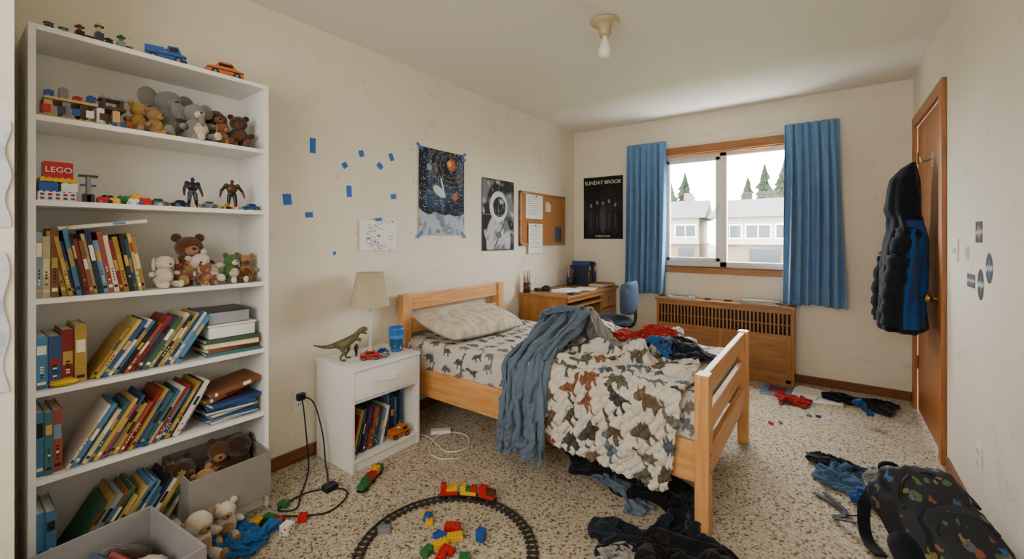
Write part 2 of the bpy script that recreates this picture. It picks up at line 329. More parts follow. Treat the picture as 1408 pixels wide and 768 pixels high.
# corkboard
CORK=mat('cork','#ad7440',.9,.3,120,.3,300)
mb=MB(); a0,a1,z0,z1=3.3,4.15,1.155,1.68
mb.box((.001,a0,z0),(.012,a1,z1),CORK)
for A,B in (((a0,z0),(a1,z0+.025)),((a0,z1-.025),(a1,z1)),((a0,z0),(a0+.025,z1)),((a1-.025,z0),(a1,z1))): mb.box((.001,A[0],A[1]),(.022,B[0],B[1]),OAK)
cork=mb.build('cork_board',.002)
INK=mat('ink_lines','#6a6d72',.8)
mb=MB(); mb.box((.0135,3.40,1.42),(.0145,3.70,1.655),PAPER); mb.box((.025,3.43,1.08),(.0255,3.68,1.37),PAPER); mb.box((.0135,3.95,1.19),(.0145,4.08,1.35),mat('photo_print','#394b66')); mb.box((.0135,3.76,1.5),(.0145,3.86,1.60),mat('note','#d7cfae'))
for i in range(9): mb.box((.0146,3.43,1.63-.021*i),(.0149,3.66-.03*(i%3),1.634-.021*i),INK); mb.box((.0256,3.46,1.34-.026*i),(.0259,3.65-.03*(i%2),1.344-.026*i),INK)
for a,z in ((3.56,1.64),(3.55,1.355),(4.0,1.34),(3.82,1.59)): mb.ell((.03,a,z),(.008,.008,.008),CP['red'],8,6)
mb.build('pinned_papers',parent=cork)
def sticker(a0,a1,z0,z1,c1,c2,nm,rnd):
    def f(U,V,w,h):
        C=solidc(U,c1); X=U-.5;Y=V-.5; mixc(C,sm(np.hypot(X,Y)-.3,.05),c2); mixc(C,sm(abs(Y+.05*np.sin(X*20))-.07,.04),'#b8b8b4'); return C
    ob=panel(nm,'R',a0,a1,z0,z1,f,.004,.0005,.001)
    if rnd:
        me=ob.data; a=(a1-a0)/2; b=(z1-z0)/2
        for v in me.vertices:
            y=v.co.y/a; z=(v.co.z-b)/b; 
            m_=max(abs(y),abs(z)); r_=math.hypot(y,z) or 1
            v.co.y=y*m_/r_*a; v.co.z=z*m_/r_*b+b
    return ob
sticker(2.58,2.68,1.21,1.30,'#1b2028','#9a6a2a','wall_sticker',False); sticker(2.44,2.53,1.05,1.17,'#1f2f48','#35527a','wall_sticker',True)
sticker(2.56,2.65,.97,1.10,'#1d1f24','#3a4f6c','wall_sticker',True); sticker(2.69,2.82,1.01,1.07,'#3a3c42','#5a4a48','wall_sticker',False); sticker(2.79,2.86,1.13,1.19,'#c2c0ba','#9a968c','wall_sticker',False)
def cpaper(a0,a1,z0,z1,seed):
    n,k=30,40; U=np.linspace(0,1,n)[:,None]*np.ones((1,k)); V=np.ones((n,1))*np.linspace(0,1,k)[None]
    d=.5+.003+.006*(.5+.5*nzf(U,V,6,seed,2)); A=a0+(a1-a0)*U+.006*np.sin(V*14+seed)*U; C=solidc(U,'#c9ccd0'); mixc(C,(nzf(U,V,20,seed)>.35)*.6,'#8fa3b8')
    grid_obj('wall_drawing',np.stack([d,A,z0+(z1-z0)*V],-1),VC,C)
cpaper(-.09,.128,1.26,1.56,1); cpaper(-.09,.125,.80,1.19,2)
# ---------------- bookshelf
sy0,sy1,sh=.185,.926,1.93; SZ=[1.635,1.355,1.03,.725,.435,.09]
mb=MB(); t=.018
mb.box((.004,sy0,0),(.28,sy0+t,sh),WHITE); mb.box((.004,sy1-t,0),(.28,sy1,sh),WHITE); mb.box((.004,sy0+t,sh-t),(.28,sy1-t,sh),WHITE)
for z in SZ: mb.box((.012,sy0+t,z-t),(.278,sy1-t,z),WHITE)
mb.box((.25,sy0+t,0),(.262,sy1-t,.072),WHITE); mb.box((.004,sy0+t,.072),(.010,sy1-t,sh-t),WHITE)
mb.build('bookshelf',.0012)
BC=[mat('book_'+str(i),c,.5,.12,30) for i,c in enumerate(['#274777','#82261f','#c9ba94','#1b2a40','#46779f','#a3833a','#33583f','#d4cec0','#453258','#7a4a2c','#18191d','#6c92ad','#934438','#b59c56','#38616b','#7f878e'])]
LAB=mat('label_cream','#e6dcc0',.6); LABD=mat('label_dark','#201c18',.6); FOIL=mat('label_gold','#b89a4c',.4)
def bk(mb,M,th,h,dep,col,rr=R):
    c=.0022
    mb.box((-dep,0,0),(0,c,h),col,M); mb.box((-dep,th-c,0),(0,th,h),col,M); mb.box((-c,c,0),(0,th-c,h),col,M); mb.box((-dep+.004,c,.003),(-c,th-c,h-.003),PAGES,M)
    k=rr.random(); e=.0004
    if k<.75:
        l=rr.choice([LAB,LABD,FOIL,BC[rr.randrange(16)]]); z=h*(.5+.3*rr.random()); w=h*.1*(1+rr.random())
        mb.box((0,th*.12,z-w),(e,th*.88,z+w*.4),l,M)
    mb.box((0,th*.15,h*.08),(e,th*.85,h*.13),rr.choice([LAB,LABD,FOIL]),M)
    if k>.4:
        for q in range(5): mb.box((0,th*.35,h*(.2+.05*q)),(e,th*.65,h*(.225+.05*q)),rr.choice([LAB,LABD]),M)
def row(mb,y,yend,z,lean,thr,hr,xf=.262,cols=None,seed=1,dep=(.14,.18)):
    rr=random.Random(seed); a=math.radians(lean); i=0
    while True:
        th=rr.uniform(*thr); w=th/math.cos(a)
        if y+w>yend: break
        aa=a+math.radians(rr.uniform(-1.2,0) if lean<0 else rr.uniform(0,1.2)) if lean else 0
        h=rr.uniform(*hr); c=(cols[i%len(cols)] if cols else rr.choice(BC)); dx=-rr.random()*.025
        M=Matrix.Translation((xf+dx,(y+w) if lean<0 else y,z+.0005))@Matrix.Rotation(aa,4,'X')@Matrix.Translation((0,-th if lean<0 else 0,0))
        bk(mb,M,th,h,rr.uniform(*dep),c,rr); y+=w+.0006; i+=1
    return y
def stack(mb,x,y,z,n,seed,sx=(.17,.2),sy=(.15,.2),rot=8,th=(.008,.022)):
    rr=random.Random(seed)
    for i in range(n):
        t=rr.uniform(*th); w=rr.uniform(*sy); d=rr.uniform(*sx); c=rr.choice(BC)
        M=Matrix.Translation((x+rr.uniform(-.008,.008),y+rr.uniform(-.01,.01),z))@Matrix.Rotation(math.radians(rr.uniform(-rot,rot)),4,'Z')
        k=.0015
        mb.box((-d/2,-w/2,0),(d/2,w/2,k),c,M); mb.box((-d/2,-w/2,t-k),(d/2,w/2,t),c,M); mb.box((-d/2,-w/2,k),(-d/2+k,w/2,t-k),c,M) if rr.random()<.4 else mb.box((d/2-k,-w/2,k),(d/2,w/2,t-k),c,M)
        mb.box((-d/2+.003,-w/2+.003,k),(d/2-.003,w/2-.003,t-k),PAGES,M); mb.box((-d*.3,-w*.3,t),(d*.3,w*.3,t+.0003),rr.choice(BC),M); z+=t+.0006
    return z
b=BC
mb=MB(); y=row(mb,.205,.262,1.03,0,(.014,.02),(.20,.235),cols=[b[15],b[2],b[9]],seed=3)
y=row(mb,.268,.50,1.03,9,(.008,.015),(.19,.235),cols=[b[13],b[5],b[0],b[4],b[10],b[1],b[9],b[2],b[3],b[11],b[12],b[7],b[1],b[5],b[10],b[4]],seed=5)
bk(mb,Matrix.Translation((.25,.255,1.268))@Matrix.Rotation(math.radians(-82),4,'X'),.012,.24,.17,b[7]); mb.build('row_of_books',0)
mb=MB(); y=row(mb,.205,.33,.725,0,(.026,.034),(.17,.205),cols=[b[4],b[0],b[1],b[5]],seed=7); row(mb,y+.005,.60,.725,-32,(.008,.017),(.19,.23),cols=[b[5],b[13],b[0],b[7],b[4],b[10],b[12],b[1],b[8],b[6],b[2],b[3]],seed=8); mb.build('row_of_books')
mb=MB(); z=stack(mb,.165,.79,.7255,4,11,sy=(.19,.22)); mb.build('stack_of_books')
mb=MB(); CLR=mat('clear_plastic','#b7bcc0',.25,.02,trans=.4)
mb.box((.07,.70,z+.001),(.25,.88,z+.05),WHITE); mb.box((.065,.695,z+.051),(.255,.885,z+.06),WHITE); mb.build('white_storage_case',.006)
mb=MB(); z+=.062; mb.box((.08,.70,z),(.24,.86,z+.05),CLR); mb.box((.075,.695,z+.05),(.245,.865,z+.058),CP['dk'])
mb.build('small_storage_bin',.006)
mb=MB(); y=row(mb,.205,.275,.435,0,(.018,.024),(.20,.22),cols=[b[4],b[14],b[12]],seed=13); row(mb,y+.004,.60,.435,-30,(.007,.015),(.18,.235),seed=14); mb.build('row_of_books')
mb=MB(); z=stack(mb,.165,.79,.4355,7,16,sy=(.18,.22)); bk(mb,Tm(.25,.685,z+.02,0.1,-math.radians(78)),.02,.21,.17,b[9]); bk(mb,Tm(.26,.70,z+.045,0,-math.radians(80)),.02,.2,.17,b[9]);mb.build('stack_of_books')
mb=MB(); y=row(mb,.205,.255,.09,0,(.02,.026),(.21,.22),cols=[b[4],b[4]],seed=17); row(mb,y+.004,.56,.09,-33,(.008,.017),(.19,.24),seed=18); mb.build('row_of_books')
def obox(name,x0,x1,y0,y1,z0,h,m,M=Matrix(),t=.006):
    mb=MB(); mb.X=M
    mb.box((x0,y0,z0),(x1,y1,z0+t),m); mb.box((x0,y0,z0+t),(x0+t,y1,z0+h),m); mb.box((x1-t,y0,z0+t),(x1,y1,z0+h),m); mb.box((x0+t,y0,z0+t),(x1-t,y0+t,z0+h),m); mb.box((x0+t,y1-t,z0+t),(x1-t,y1,z0+h),m)
    return mb.build(name,.002)
FELT=mat('box_fabric','#857e74',.9,.06,40,.1,300)
obox('fabric_storage_bin',.03,.36,.595,.90,.0905,.19,FELT)
# ---------------- toys
def plushm(n,c): return mat('plush_'+n,c,.95,.18,25,.6,160,sheen=.3,spec=.1)
PL={k:plushm(k,v) for k,v in dict(grey='#7e7b75',tan='#9a7348',brown='#5d3820',cream='#c9bda9',dkbrown='#392217',green='#456a34',gold='#a8843a',rust='#7d4a2b').items()}
EYE=mat('eye_black','#0c0c0d',.15)
def plush(name,x,y,z,s,c,c2,rz=0,tilt=0,ear='round',roll=0):
    mb=MB(); mb.X=Tm(x,y,z,rz,tilt,roll,s)
    m=PL[c];m2=PL[c2]
    mb.ell((0,0,.33),(.27,.27,.33),m,nz=.15); mb.ell((.1,0,.33),(.2,.2,.24),m2,nz=.1); mb.ell((.06,0,.76),(.23,.24,.22),m,nz=.1); mb.ell((.24,0,.70),(.12,.12,.1),m2); mb.ell((.345,0,.73),(.03,.04,.03),EYE,8,6)
    for k in(-1,1):
        mb.ell((.225,k*.1,.82),(.028,.028,.032),EYE,8,6)
        if ear=='round': mb.ell((.0,k*.2,.95),(.05,.09,.09),m)
        elif ear=='long': mb.ell((.02,k*.27,.72),(.06,.05,.2),m2)
        elif ear=='big': mb.ell((.0,k*.33,.8),(.05,.17,.2),m); mb.ell((.3,k*.01,.6),(.07,.06,.2),m)
        mb.ell((.17,k*.27,.42),(.18,.085,.085),m,M=Matrix.Rotation(k*.5,4,'Z')); mb.ell((.28,k*.19,.1),(.24,.1,.1),m,nz=.1); mb.ell((.5,k*.21,.12),(.06,.09,.11),m2)
    return mb.build(name)
plush('plush_lion',.17,.485,1.636,.125,'gold','tan',.3); plush('plush_lion',.2,.535,1.636,.105,'tan','gold',.6,.2); plush('plush_elephant',.12,.59,1.636,.21,'grey','grey',.2,0,'big'); plush('plush_elephant',.2,.68,1.636,.16,'grey','cream',.2,.2,'big')
plush('plush_puppy',.12,.76,1.636,.17,'brown','tan',.1,0,'long'); plush('plush_monkey',.2,.83,1.636,.145,'dkbrown','brown',-.3); plush('plush_puppy',.2,.765,1.636,.10,'rust','tan',.4,0,'long')
plush('plush_dog',.2,.555,1.031,.13,'cream','cream',.3,0,'long'); plush('plush_bear',.13,.66,1.031,.21,'brown','tan',0); plush('plush_dog',.20,.60,1.031+.02,.12,'rust','cream',1.3,-.9,'long')
plush('plush_bear',.2,.74,1.031,.15,'cream','cream',-.3,.5); plush('plush_turtle',.2,.80,1.031,.13,'green','cream',.2); plush('plush_bear',.2,.86,1.031,.125,'tan','brown',-.3); plush('plush_bear',.23,.69,1.031,.09,'rust','tan',.2)
plush('teddy_bear',.18,.66,.13,.19,'dkbrown','brown',.2,.3); plush('teddy_bear',.16,.74,.14,.19,'brown','tan',-.3,-.2); plush('teddy_bear',.18,.83,.12,.22,'dkbrown','dkbrown',.1,0,'long'); plush('teddy_bear',.26,.72,.13,.15,'tan','cream',.1,.4)
def brick(mb,x,y,z,lx,ly,h,m,rz=0,s=1,st=None):
    M=Tm(x,y,z,rz); mb.box((-lx/2,-ly/2,0),(lx/2,ly/2,h),m,M); p=.016*s if st is None else st
    nx=max(1,round(lx/p));ny=max(1,round(ly/p))
    for i in range(nx):
        for j in range(ny): mb.cyl(((i+.5)*lx/nx-lx/2,(j+.5)*ly/ny-ly/2,h),((i+.5)*lx/nx-lx/2,(j+.5)*ly/ny-ly/2,h+p*.22),p*.3,p*.3,m,10,M)
def car(name,x,y,z,rz,Lc,m,mw=BLACK,truck=False):
    mb=MB(); M=Tm(x,y,z,rz,0,0,Lc)
    pr=[(-.5,.08),(-.5,.26),(-.3,.3),(-.16,.46),(.16,.46),(.3,.3),(.5,.24),(.5,.08)] if not truck else [(-.5,.1),(-.5,.42),(-.05,.42),(-.05,.3),(.0,.3),(.05,.5),(.3,.5),(.38,.3),(.5,.26),(.5,.1)]
    mb.prism(pr,-.2,.2,m,M); mb.box((-.2,-.205,.31),(.2,.205,.41),mw,M) if not truck else mb.box((.08,-.205,.33),(.3,.205,.46),mw,M)
    mb.box((-.51,-.15,.1),(.52,.15,.14),CP['grey'],M)
    for a in(-.3,.3):
        for k in(-1,1): mb.cyl((a,k*.23,.1),(a,k*.13,.1),.1,.1,BLACK,16,M); mb.cyl((a,k*.235,.1),(a,k*.2,.1),.05,.05,CP['grey'],10,M)
    mb.box((-.1,-.1,.462 if not truck else .42),(.1,.1,.475 if not truck else .43),CP['white'],M)
    mb.box((-.5,-.204,.19),(.5,.204,.225),mw,M)
    return mb.build(name,.001)
rr=random.Random(5); CL=[CP[k] for k in('red','yellow','blue','green','white','grey','black','tan')]
car('toy_pickup_truck',.22,.56,sh,1.3,.13,CP['blue'],truck=True); car('toy_sports_car',.225,.765,sh,1.45,.135,CP['orange'])
mb=MB()
for y,h in((.235,.03),(.27,.025),(.31,.05),(.335,.02),(.36,.075),(.385,.03),(.42,.055),(.44,.02)):
    brick(mb,.24,y,sh,.03,.022,h*.5,rr.choice([CP['grey'],CP['black'],CP['dk'],CP['blue']])); mb.box((.235,y-.005,sh+h*.5),(.245,y+.005,sh+h),rr.choice(CL)); mb.box((.23,y-.012,sh+h*.8),(.25,y+.012,sh+h*.86),CP['dk'])
mb.build('toy_brick_vehicles')
mb=MB(); z=1.6355
brick(mb,.19,.32,z,.12,.22,.008,CP['tan'])
for i in range(5):
    for j in (0,1): brick(mb,.15+.08*j,.235+.043*i,z+.008,.02,.02,.055,[CP['tan'],CP['grey'],CP['brown'],CP['white'],CP['tan']][i])
brick(mb,.19,.29,z+.066,.11,.13,.008,CP['tan']); brick(mb,.19,.40,z+.066,.1,.07,.01,CP['brown']); 
for i,h in enumerate((.025,.04,.02,.03)): brick(mb,.2,.24+.035*i,z+.076,.03,.022,h,rr.choice([CP['tan'],CP['red'],CP['grey'],CP['blue']]))
for k in(-1,1): brick(mb,.2,.40+.025*k,z+.078,.06,.01,.025,CP['brown'])
brick(mb,.2,.40,z+.105,.07,.07,.006,CP['grey']); brick(mb,.24,.44,z,.02,.015,.03,CP['red'])
for i in range(6): mb.box((.247,.22+.035*i,z+.02),(.25,.24+.035*i,z+.045),CP[('red','dk','blue','white','brown','tan')[i]])
mb.build('toy_brick_house')
mb=MB()
for i in range(6): brick(mb,.225+.03*rr.random(),.39+.011*i,1.6355+.0002,.014,.011,.01+.01*rr.random(),rr.choice(CL),0)
mb.build('small_brick_pieces')
z=1.3555; mb=MB(); brick(mb,.20,.255,z,.1,.09,.03,CP['white']); brick(mb,.20,.235,z+.033,.09,.045,.03,CP['blue']);brick(mb,.20,.285,z+.033,.09,.04,.03,CP['white'])
brick(mb,.20,.26,z+.066,.09,.09,.012,CP['yellow']); mb.box((.17,.225,z+.08),(.235,.295,z+.135),CP['red']); 
for i in range(5):
    for j in range(2): mb.box((.2505,.215+.018*i,z+.005+.013*j),(.252,.225+.018*i,z+.013+.013*j),CP['blue' if (i+j)%2 else 'red'])
o=mb.build('toy_brick_store',.001); text('LEGO',.026,(.2365,.26,z+.107),(math.pi/2,0,math.pi/2),CP['white'],'label',o)
mb=MB()
for (x,y,h,m) in((.22,.335,.03,'dk'),(.22,.335,.09,'grey'),(.24,.37,.02,'red'),(.2,.39,.03,'black'),(.24,.40,.018,'yellow'),(.22,.43,.03,'green'),(.24,.455,.02,'white'),(.2,.47,.04,'yellow'),(.24,.49,.025,'red')):
    w=.03 if h<.08 else .01; brick(mb,x,y,z,.03,w,h,CP[m])
mb.box((.21,.31,z+.092),(.23,.36,z+.1),CP['dk']); mb.box((.21,.315,z+.06),(.23,.355,z+.066),CP['blue']); mb.build('toy_brick_models')
car('toy_car',.235,.53,z,1.4,.065,CP['green']); car('toy_car',.24,.60,z,1.6,.06,CP['black']); car('toy_car',.24,.70,z,1.5,.065,CP['grey']); car('toy_car',.245,.765,z,1.4,.05,CP['yellow']); car('toy_car',.245,.865,z,1.6,.065,CP['blue'])
def figure(name,x,y,z,h,m,m2,rz=0,arms=.25):
    mb=MB(); mb.X=Tm(x,y,z,rz,0,0,h)
    for k in(-1,1):
        mb.cyl((0,k*.07,.5),(0.02,k*.1,.27),.07,.055,m); mb.cyl((.02,k*.1,.28),(0,k*.12,.05),.055,.038,m2); mb.ell((.02,k*.1,.27),(.055,.055,.055),m,10,8); mb.ell((.03,k*.12,.03),(.08,.042,.03),m2,10,8)
        mb.cyl((0,k*.16,.8),(0,k*(.2+arms*.2),.62),.056,.045,m); mb.cyl((0,k*(.2+arms*.2),.62),(.05,k*(.22+arms*.25),.45),.045,.03,m2); mb.ell((0,k*.16,.8),(.075,.075,.07),m2,10,8); mb.ell((.055,k*(.22+arms*.25),.42),(.03,.025,.038),m2,8,6); mb.ell((0,k*(.2+arms*.2),.62),(.046,.046,.046),m,8,6)
    mb.ell((0,0,.70),(.11,.165,.16),m2); mb.ell((0,0,.54),(.08,.12,.1),m); mb.cyl((0,0,.8),(0,0,.88),.04,.04,m); mb.ell((.01,0,.93),(.06,.055,.07),m2)
    mb.build(name)
figure('action_figure',.2,.655,z,.13,CP['dk'],CP['black'],.2,.2); figure('action_figure',.21,.80,z,.135,CP['black'],CP['brown'],-.1,.5)
mb=MB()
for i in range(26): brick(mb,.262-.02*rr.random(),.36+.54*rr.random(),z,.012,.01,.01,rr.choice(CL),rr.random()*3)
mb.build('loose_toy_bricks')
car('miniature_blue_car',.25,.475,.4355,1.2,.045,CP['blue']); mb=MB(); mb.ell((.255,.27,.7375),(.02,.035,.012),CP['yellow']); mb.build('yellow_toy_banana')
# ---------------- nightstand
mb=MB(); nx,ny0,ny1,nh=.37,1.295,1.755,.547
mb.box((.02,ny0,nh-.018),(nx+.008,ny1,nh),WHITE); mb.box((.025,ny0+.002,0),(nx,ny0+.018,nh-.018),WHITE); mb.box((.025,ny1-.018,0),(nx,ny1-.002,nh-.018),WHITE)
mb.box((.025,ny0+.018,.05),(nx,ny1-.018,.066),WHITE); mb.box((nx-.02,ny0+.018,0),(nx-.008,ny1-.018,.05),WHITE); mb.box((.025,ny0+.018,.355),(nx-.01,ny1-.018,.37),WHITE); mb.box((.025,ny0+.018,.066),(.032,ny1-.018,nh-.018),WHITE)
mb.box((nx-.018,ny0+.021,.373),(nx-.001,ny1-.021,nh-.022),WHITE)
mb.tube(catmull([(nx-.002,1.475,.455),(nx+.018,1.49,.45),(nx+.022,1.525,.447),(nx+.018,1.56,.45),(nx-.002,1.575,.455)]),.005,WHITE)
mb.build('nightstand',.0015)
mb=MB(); y=row(mb,ny0+.02,1.53,.067,-14,(.009,.018),(.19,.24),xf=.33,seed=31); row(mb,y+.06,1.72,.067,0,(.014,.02),(.2,.24),xf=.28,cols=[b[0],b[4],b[3]],seed=33); mb.build('storybooks')
car('toy_truck',.33,1.63,.0665,1.5,.13,CP['orange'],truck=True)
SH=mat('lamp_shade','#b5a68c',.85,.05,20,.1,300)
mb=MB(); c=(.13,1.575,nh); mb.lathe([(0,0),(.06,0),(.062,.008),(.05,.016),(.008,.022),(.007,.30),(0,.30)],c,CP['white'])
mb.lathe([(.114,.275),(.078,.475),(.075,.475),(.111,.275),(.114,.275)],c,SH,40); mb.cyl((c[0],c[1],nh+.29),(c[0],c[1],nh+.33),.018,.018,CP['white']); mb.ell((c[0],c[1],nh+.36),(.028,.028,.035),BULB)
for a in range(3): mb.cyl((c[0],c[1],nh+.46),(c[0]+.077*math.cos(a*2.1),c[1]+.077*math.sin(a*2.1),nh+.46),.002,.002,METAL,6)
mb.build('table_lamp')
mb=MB(); c=(.25,1.675,nh); mb.lathe([(0,0),(.032,0),(.044,.10)],c,CP['lblue']); mb.lathe([(.044,.10),(.0455,.13),(.047,.145),(.043,.145),(.04,.02),(0,.02)],c,mat('cup_blue','#2b6bab',.3))
for i in range(14): 
    r_=.0345+.012*(.02+.012*(i%6))/.1; mb.ell((c[0]+r_*math.cos(i*.9),c[1]+r_*math.sin(i*.9),nh+.025+.012*(i%6)),(.005,.005,.008),[CP['white'],CP['orange'],CP['green'],CP['blue']][i%4],8,6)
mb.build('plastic_cup')
car('toy_race_car',.28,1.47,nh,.9,.11,CP['red']); car('die_cast_car',.31,1.55,nh,2.,.06,CP['grey']); car('die_cast_car',.22,1.60,nh,.4,.06,CP['blue']); car('die_cast_car',.2,1.51,nh,1.,.06,CP['black']); figure('toy_figurine',.16,1.46,nh,.075,CP['black'],CP['dk'],.5,.2)
def skin(name,chains,m,sub=2,root=0):
    vs=[];es=[];rs=[];ix={}
    for ch in chains:
        pv=None
        for (p,r) in ch:
            k=tuple(round(c,5) for c in p)
            if k not in ix: ix[k]=len(vs); vs.append(p); rs.append(r)
            i=ix[k]
            if pv is not None: es.append((pv,i))
            pv=i
    o=Vector(vs[0]); me=bpy.data.meshes.new(name); me.from_pydata([Vector(v)-o for v in vs],es,[]); ob=bpy.data.objects.new(name,me); scene.collection.objects.link(ob); ob.location=o
    mo=ob.modifiers.new('skin','SKIN'); mo.use_smooth_shade=True
    for i,r in enumerate(rs): me.skin_vertices[0].data[i].radius=(r,r)
    me.skin_vertices[0].data[root].use_root=True
    mo=ob.modifiers.new('sub','SUBSURF'); mo.levels=sub; mo.render_levels=sub
    dg=bpy.context.evaluated_depsgraph_get(); m2=bpy.data.meshes.new_from_object(ob.evaluated_get(dg)); ob.modifiers.clear(); ob.data=m2; m2.materials.clear(); m2.materials.append(m)
    for p_ in m2.polygons: p_.use_smooth=True
    return ob
DM=mat('dino_skin','#615a38',.5,.55,45,.3,120)
def D(l,w,h):
    f=Vector((.62,.785)); s=Vector((-.785,.62)); p=Vector((.18,1.375))+f*l*1.05+s*w; return (p.x,p.y,nh+h*1.05)
hip=D(-.01,0,.09)
trex=skin('toy_dinosaur',[[(hip,.026),(D(.03,0,.105),.024),(D(.055,0,.125),.016),(D(.07,0,.15),.014),(D(.09,0,.163),.019),(D(.12,0,.158),.013)],
 [(hip,.026),(D(-.045,0,.083),.018),(D(-.085,0,.075),.012),(D(-.125,0,.08),.007),(D(-.155,0,.09),.003)],
 [(hip,.026),(D(.01,.025,.07),.017),(D(.018,.028,.045),.010),(D(0,.028,.022),.006),(D(.005,.028,.007),.006),(D(.03,.03,.006),.006)],
 [(hip,.026),(D(-.01,-.025,.07),.017),(D(0,-.028,.045),.010),(D(-.02,-.028,.022),.006),(D(-.015,-.028,.007),.006),(D(.01,-.03,.006),.006)],
 [(D(.055,0,.125),.016),(D(.065,.02,.108),.006),(D(.085,.022,.1),.004)],[(D(.055,0,.125),.016),(D(.065,-.02,.108),.006),(D(.085,-.022,.1),.004)],
 [(D(.07,0,.15),.014),(D(.09,0,.143),.007),(D(.115,0,.135),.006)]],DM)
mb=MB(); mb.box((.008,1.19,.34),(.035,1.23,.375),BLACK)
mb.tube(catmull([(.03,1.21,.345),(.07,1.2,.30),(.09,1.205,.15),(.12,1.2,.03),(.2,1.15,.006),(.33,1.05,.006),(.42,.98,.006),(.36,.93,.006),(.34,1.08,.006),(.44,1.19,.006),(.52,1.17,.006),(.56,1.06,.006),(.50,.98,.006),(.40,.90,.006),(.36,.84,.006)]),.004,BLACK)
mb.tube(catmull([(.035,1.215,.36),(.1,1.24,.33),(.16,1.255,.18),(.2,1.25,.03),(.27,1.22,.006),(.38,1.16,.008)]),.004,BLACK)
mb.box((.37,1.13,0),(.42,1.19,.025),BLACK); mb.build('power_cord')
WC=CP['white']; mb=MB(); mb.tube(catmull([(.30,1.81,.005),(.38,1.82,.005),(.50,1.78,.005),(.60,1.76,.005),(.66,1.86,.005),(.56,1.97,.005),(.44,1.95,.005),(.42,1.83,.005),(.52,1.70,.005),(.62,1.68,.005),(.70,1.74,.005)]),.0035,WC); mb.box((-.06,-.02,0),(.06,.02,.022),WC,Tm(.40,1.90,.008,.8)); mb.build('white_extension_cord')
# ---------------- bed
bx0,bx1,by0,by1=.03,1.97,1.86,2.96
bed=bpy.data.objects.new('bed',None); scene.collection.objects.link(bed); bed.location=((bx0+bx1)/2,(by0+by1)/2,0)
mb=MB()
for x0,h in((bx0,.85),(bx1-.055,.67)):
    for y0 in(by0,by1-.075): mb.box((x0,y0,0),(x0+.055,y0+.075,h),PINEZ)
mb.box((bx0+.01,by0+.075,.74),(bx0+.04,by1-.075,.845),PINEY); mb.box((bx0+.01,by0+.075,.58),(bx0+.04,by1-.075,.68),PINEY); mb.box((bx0+.01,by0+.075,.24),(bx0+.04,by1-.075,.5),PINEY)
x=bx1-.045; mb.box((x,by0+.075,.575),(x+.03,by1-.075,.665),PINEY); mb.box((x,by0+.075,.405),(x+.03,by1-.075,.50),PINEY); mb.box((x,by0+.075,.22),(x+.03,by1-.075,.33),PINEY)
mb.box((bx0+.055,by0+.022,.215),(bx1-.055,by0+.05,.385),PINE); mb.box((bx0+.055,by1-.05,.215),(bx1-.055,by1-.022,.385),PINE)
for i in range(12): mb.box((bx0+.12+i*.145,by0+.05,.3),(bx0+.20+i*.145,by1-.05,.318),PINEY)
for z in (.27,.34): mb.cyl((bx1+.001,by0+.037,z),(bx1-.002,by0+.037,z),.008,.008,BLACK,10)
mb.build('bed_frame',.005,parent=bed)
POLY=[np.array(p) for p in [
 [(0,.45),(.2,.5),(.35,.6),(.5,.62),(.62,.72),(.68,.88),(.78,.95),(.92,.9),(.98,.82),(.95,.76),(.8,.76),(.78,.66),(.75,.55),(.82,.48),(.78,.45),(.7,.48),(.66,.4),(.62,.3),(.66,.12),(.72,.05),(.6,.05),(.56,.2),(.5,.3),(.44,.2),(.46,.05),(.36,.05),(.36,.2),(.38,.35),(.25,.4)],
 [(0,.3),(.15,.42),(.3,.55),(.5,.58),(.65,.52),(.74,.65),(.8,.85),(.88,.95),(1,.92),(.98,.84),(.9,.84),(.86,.7),(.8,.45),(.74,.32),(.73,.05),(.64,.05),(.62,.28),(.42,.28),(.4,.05),(.3,.05),(.28,.33),(.15,.3)],
 [(0,.2),(.12,.32),(.15,.48),(.22,.42),(.28,.62),(.36,.54),(.44,.76),(.52,.6),(.6,.7),(.68,.52),(.76,.52),(.8,.4),(.95,.3),(1,.2),(.88,.2),(.78,.25),(.72,.05),(.62,.05),(.6,.2),(.4,.2),(.38,.05),(.28,.05),(.27,.25),(.12,.2)],
 [(0,.3),(.15,.45),(.35,.58),(.58,.58),(.66,.75),(.74,.72),(.8,.6),(.95,.75),(.9,.55),(1,.5),(.97,.38),(.85,.35),(.76,.35),(.74,.05),(.64,.05),(.62,.25),(.4,.25),(.38,.05),(.28,.05),(.26,.3),(.12,.28)]]]
def inpoly(x,y,P):
    r=np.zeros(x.shape,bool); n=len(P)
    for i in range(n):
        x1,y1=P[i];x2,y2=P[(i+1)%n]
        if y1==y2: continue
        c=((y1>y)!=(y2>y))&(x<(x2-x1)*(y-y1)/(y2-y1)+x1); r^=c
    return r
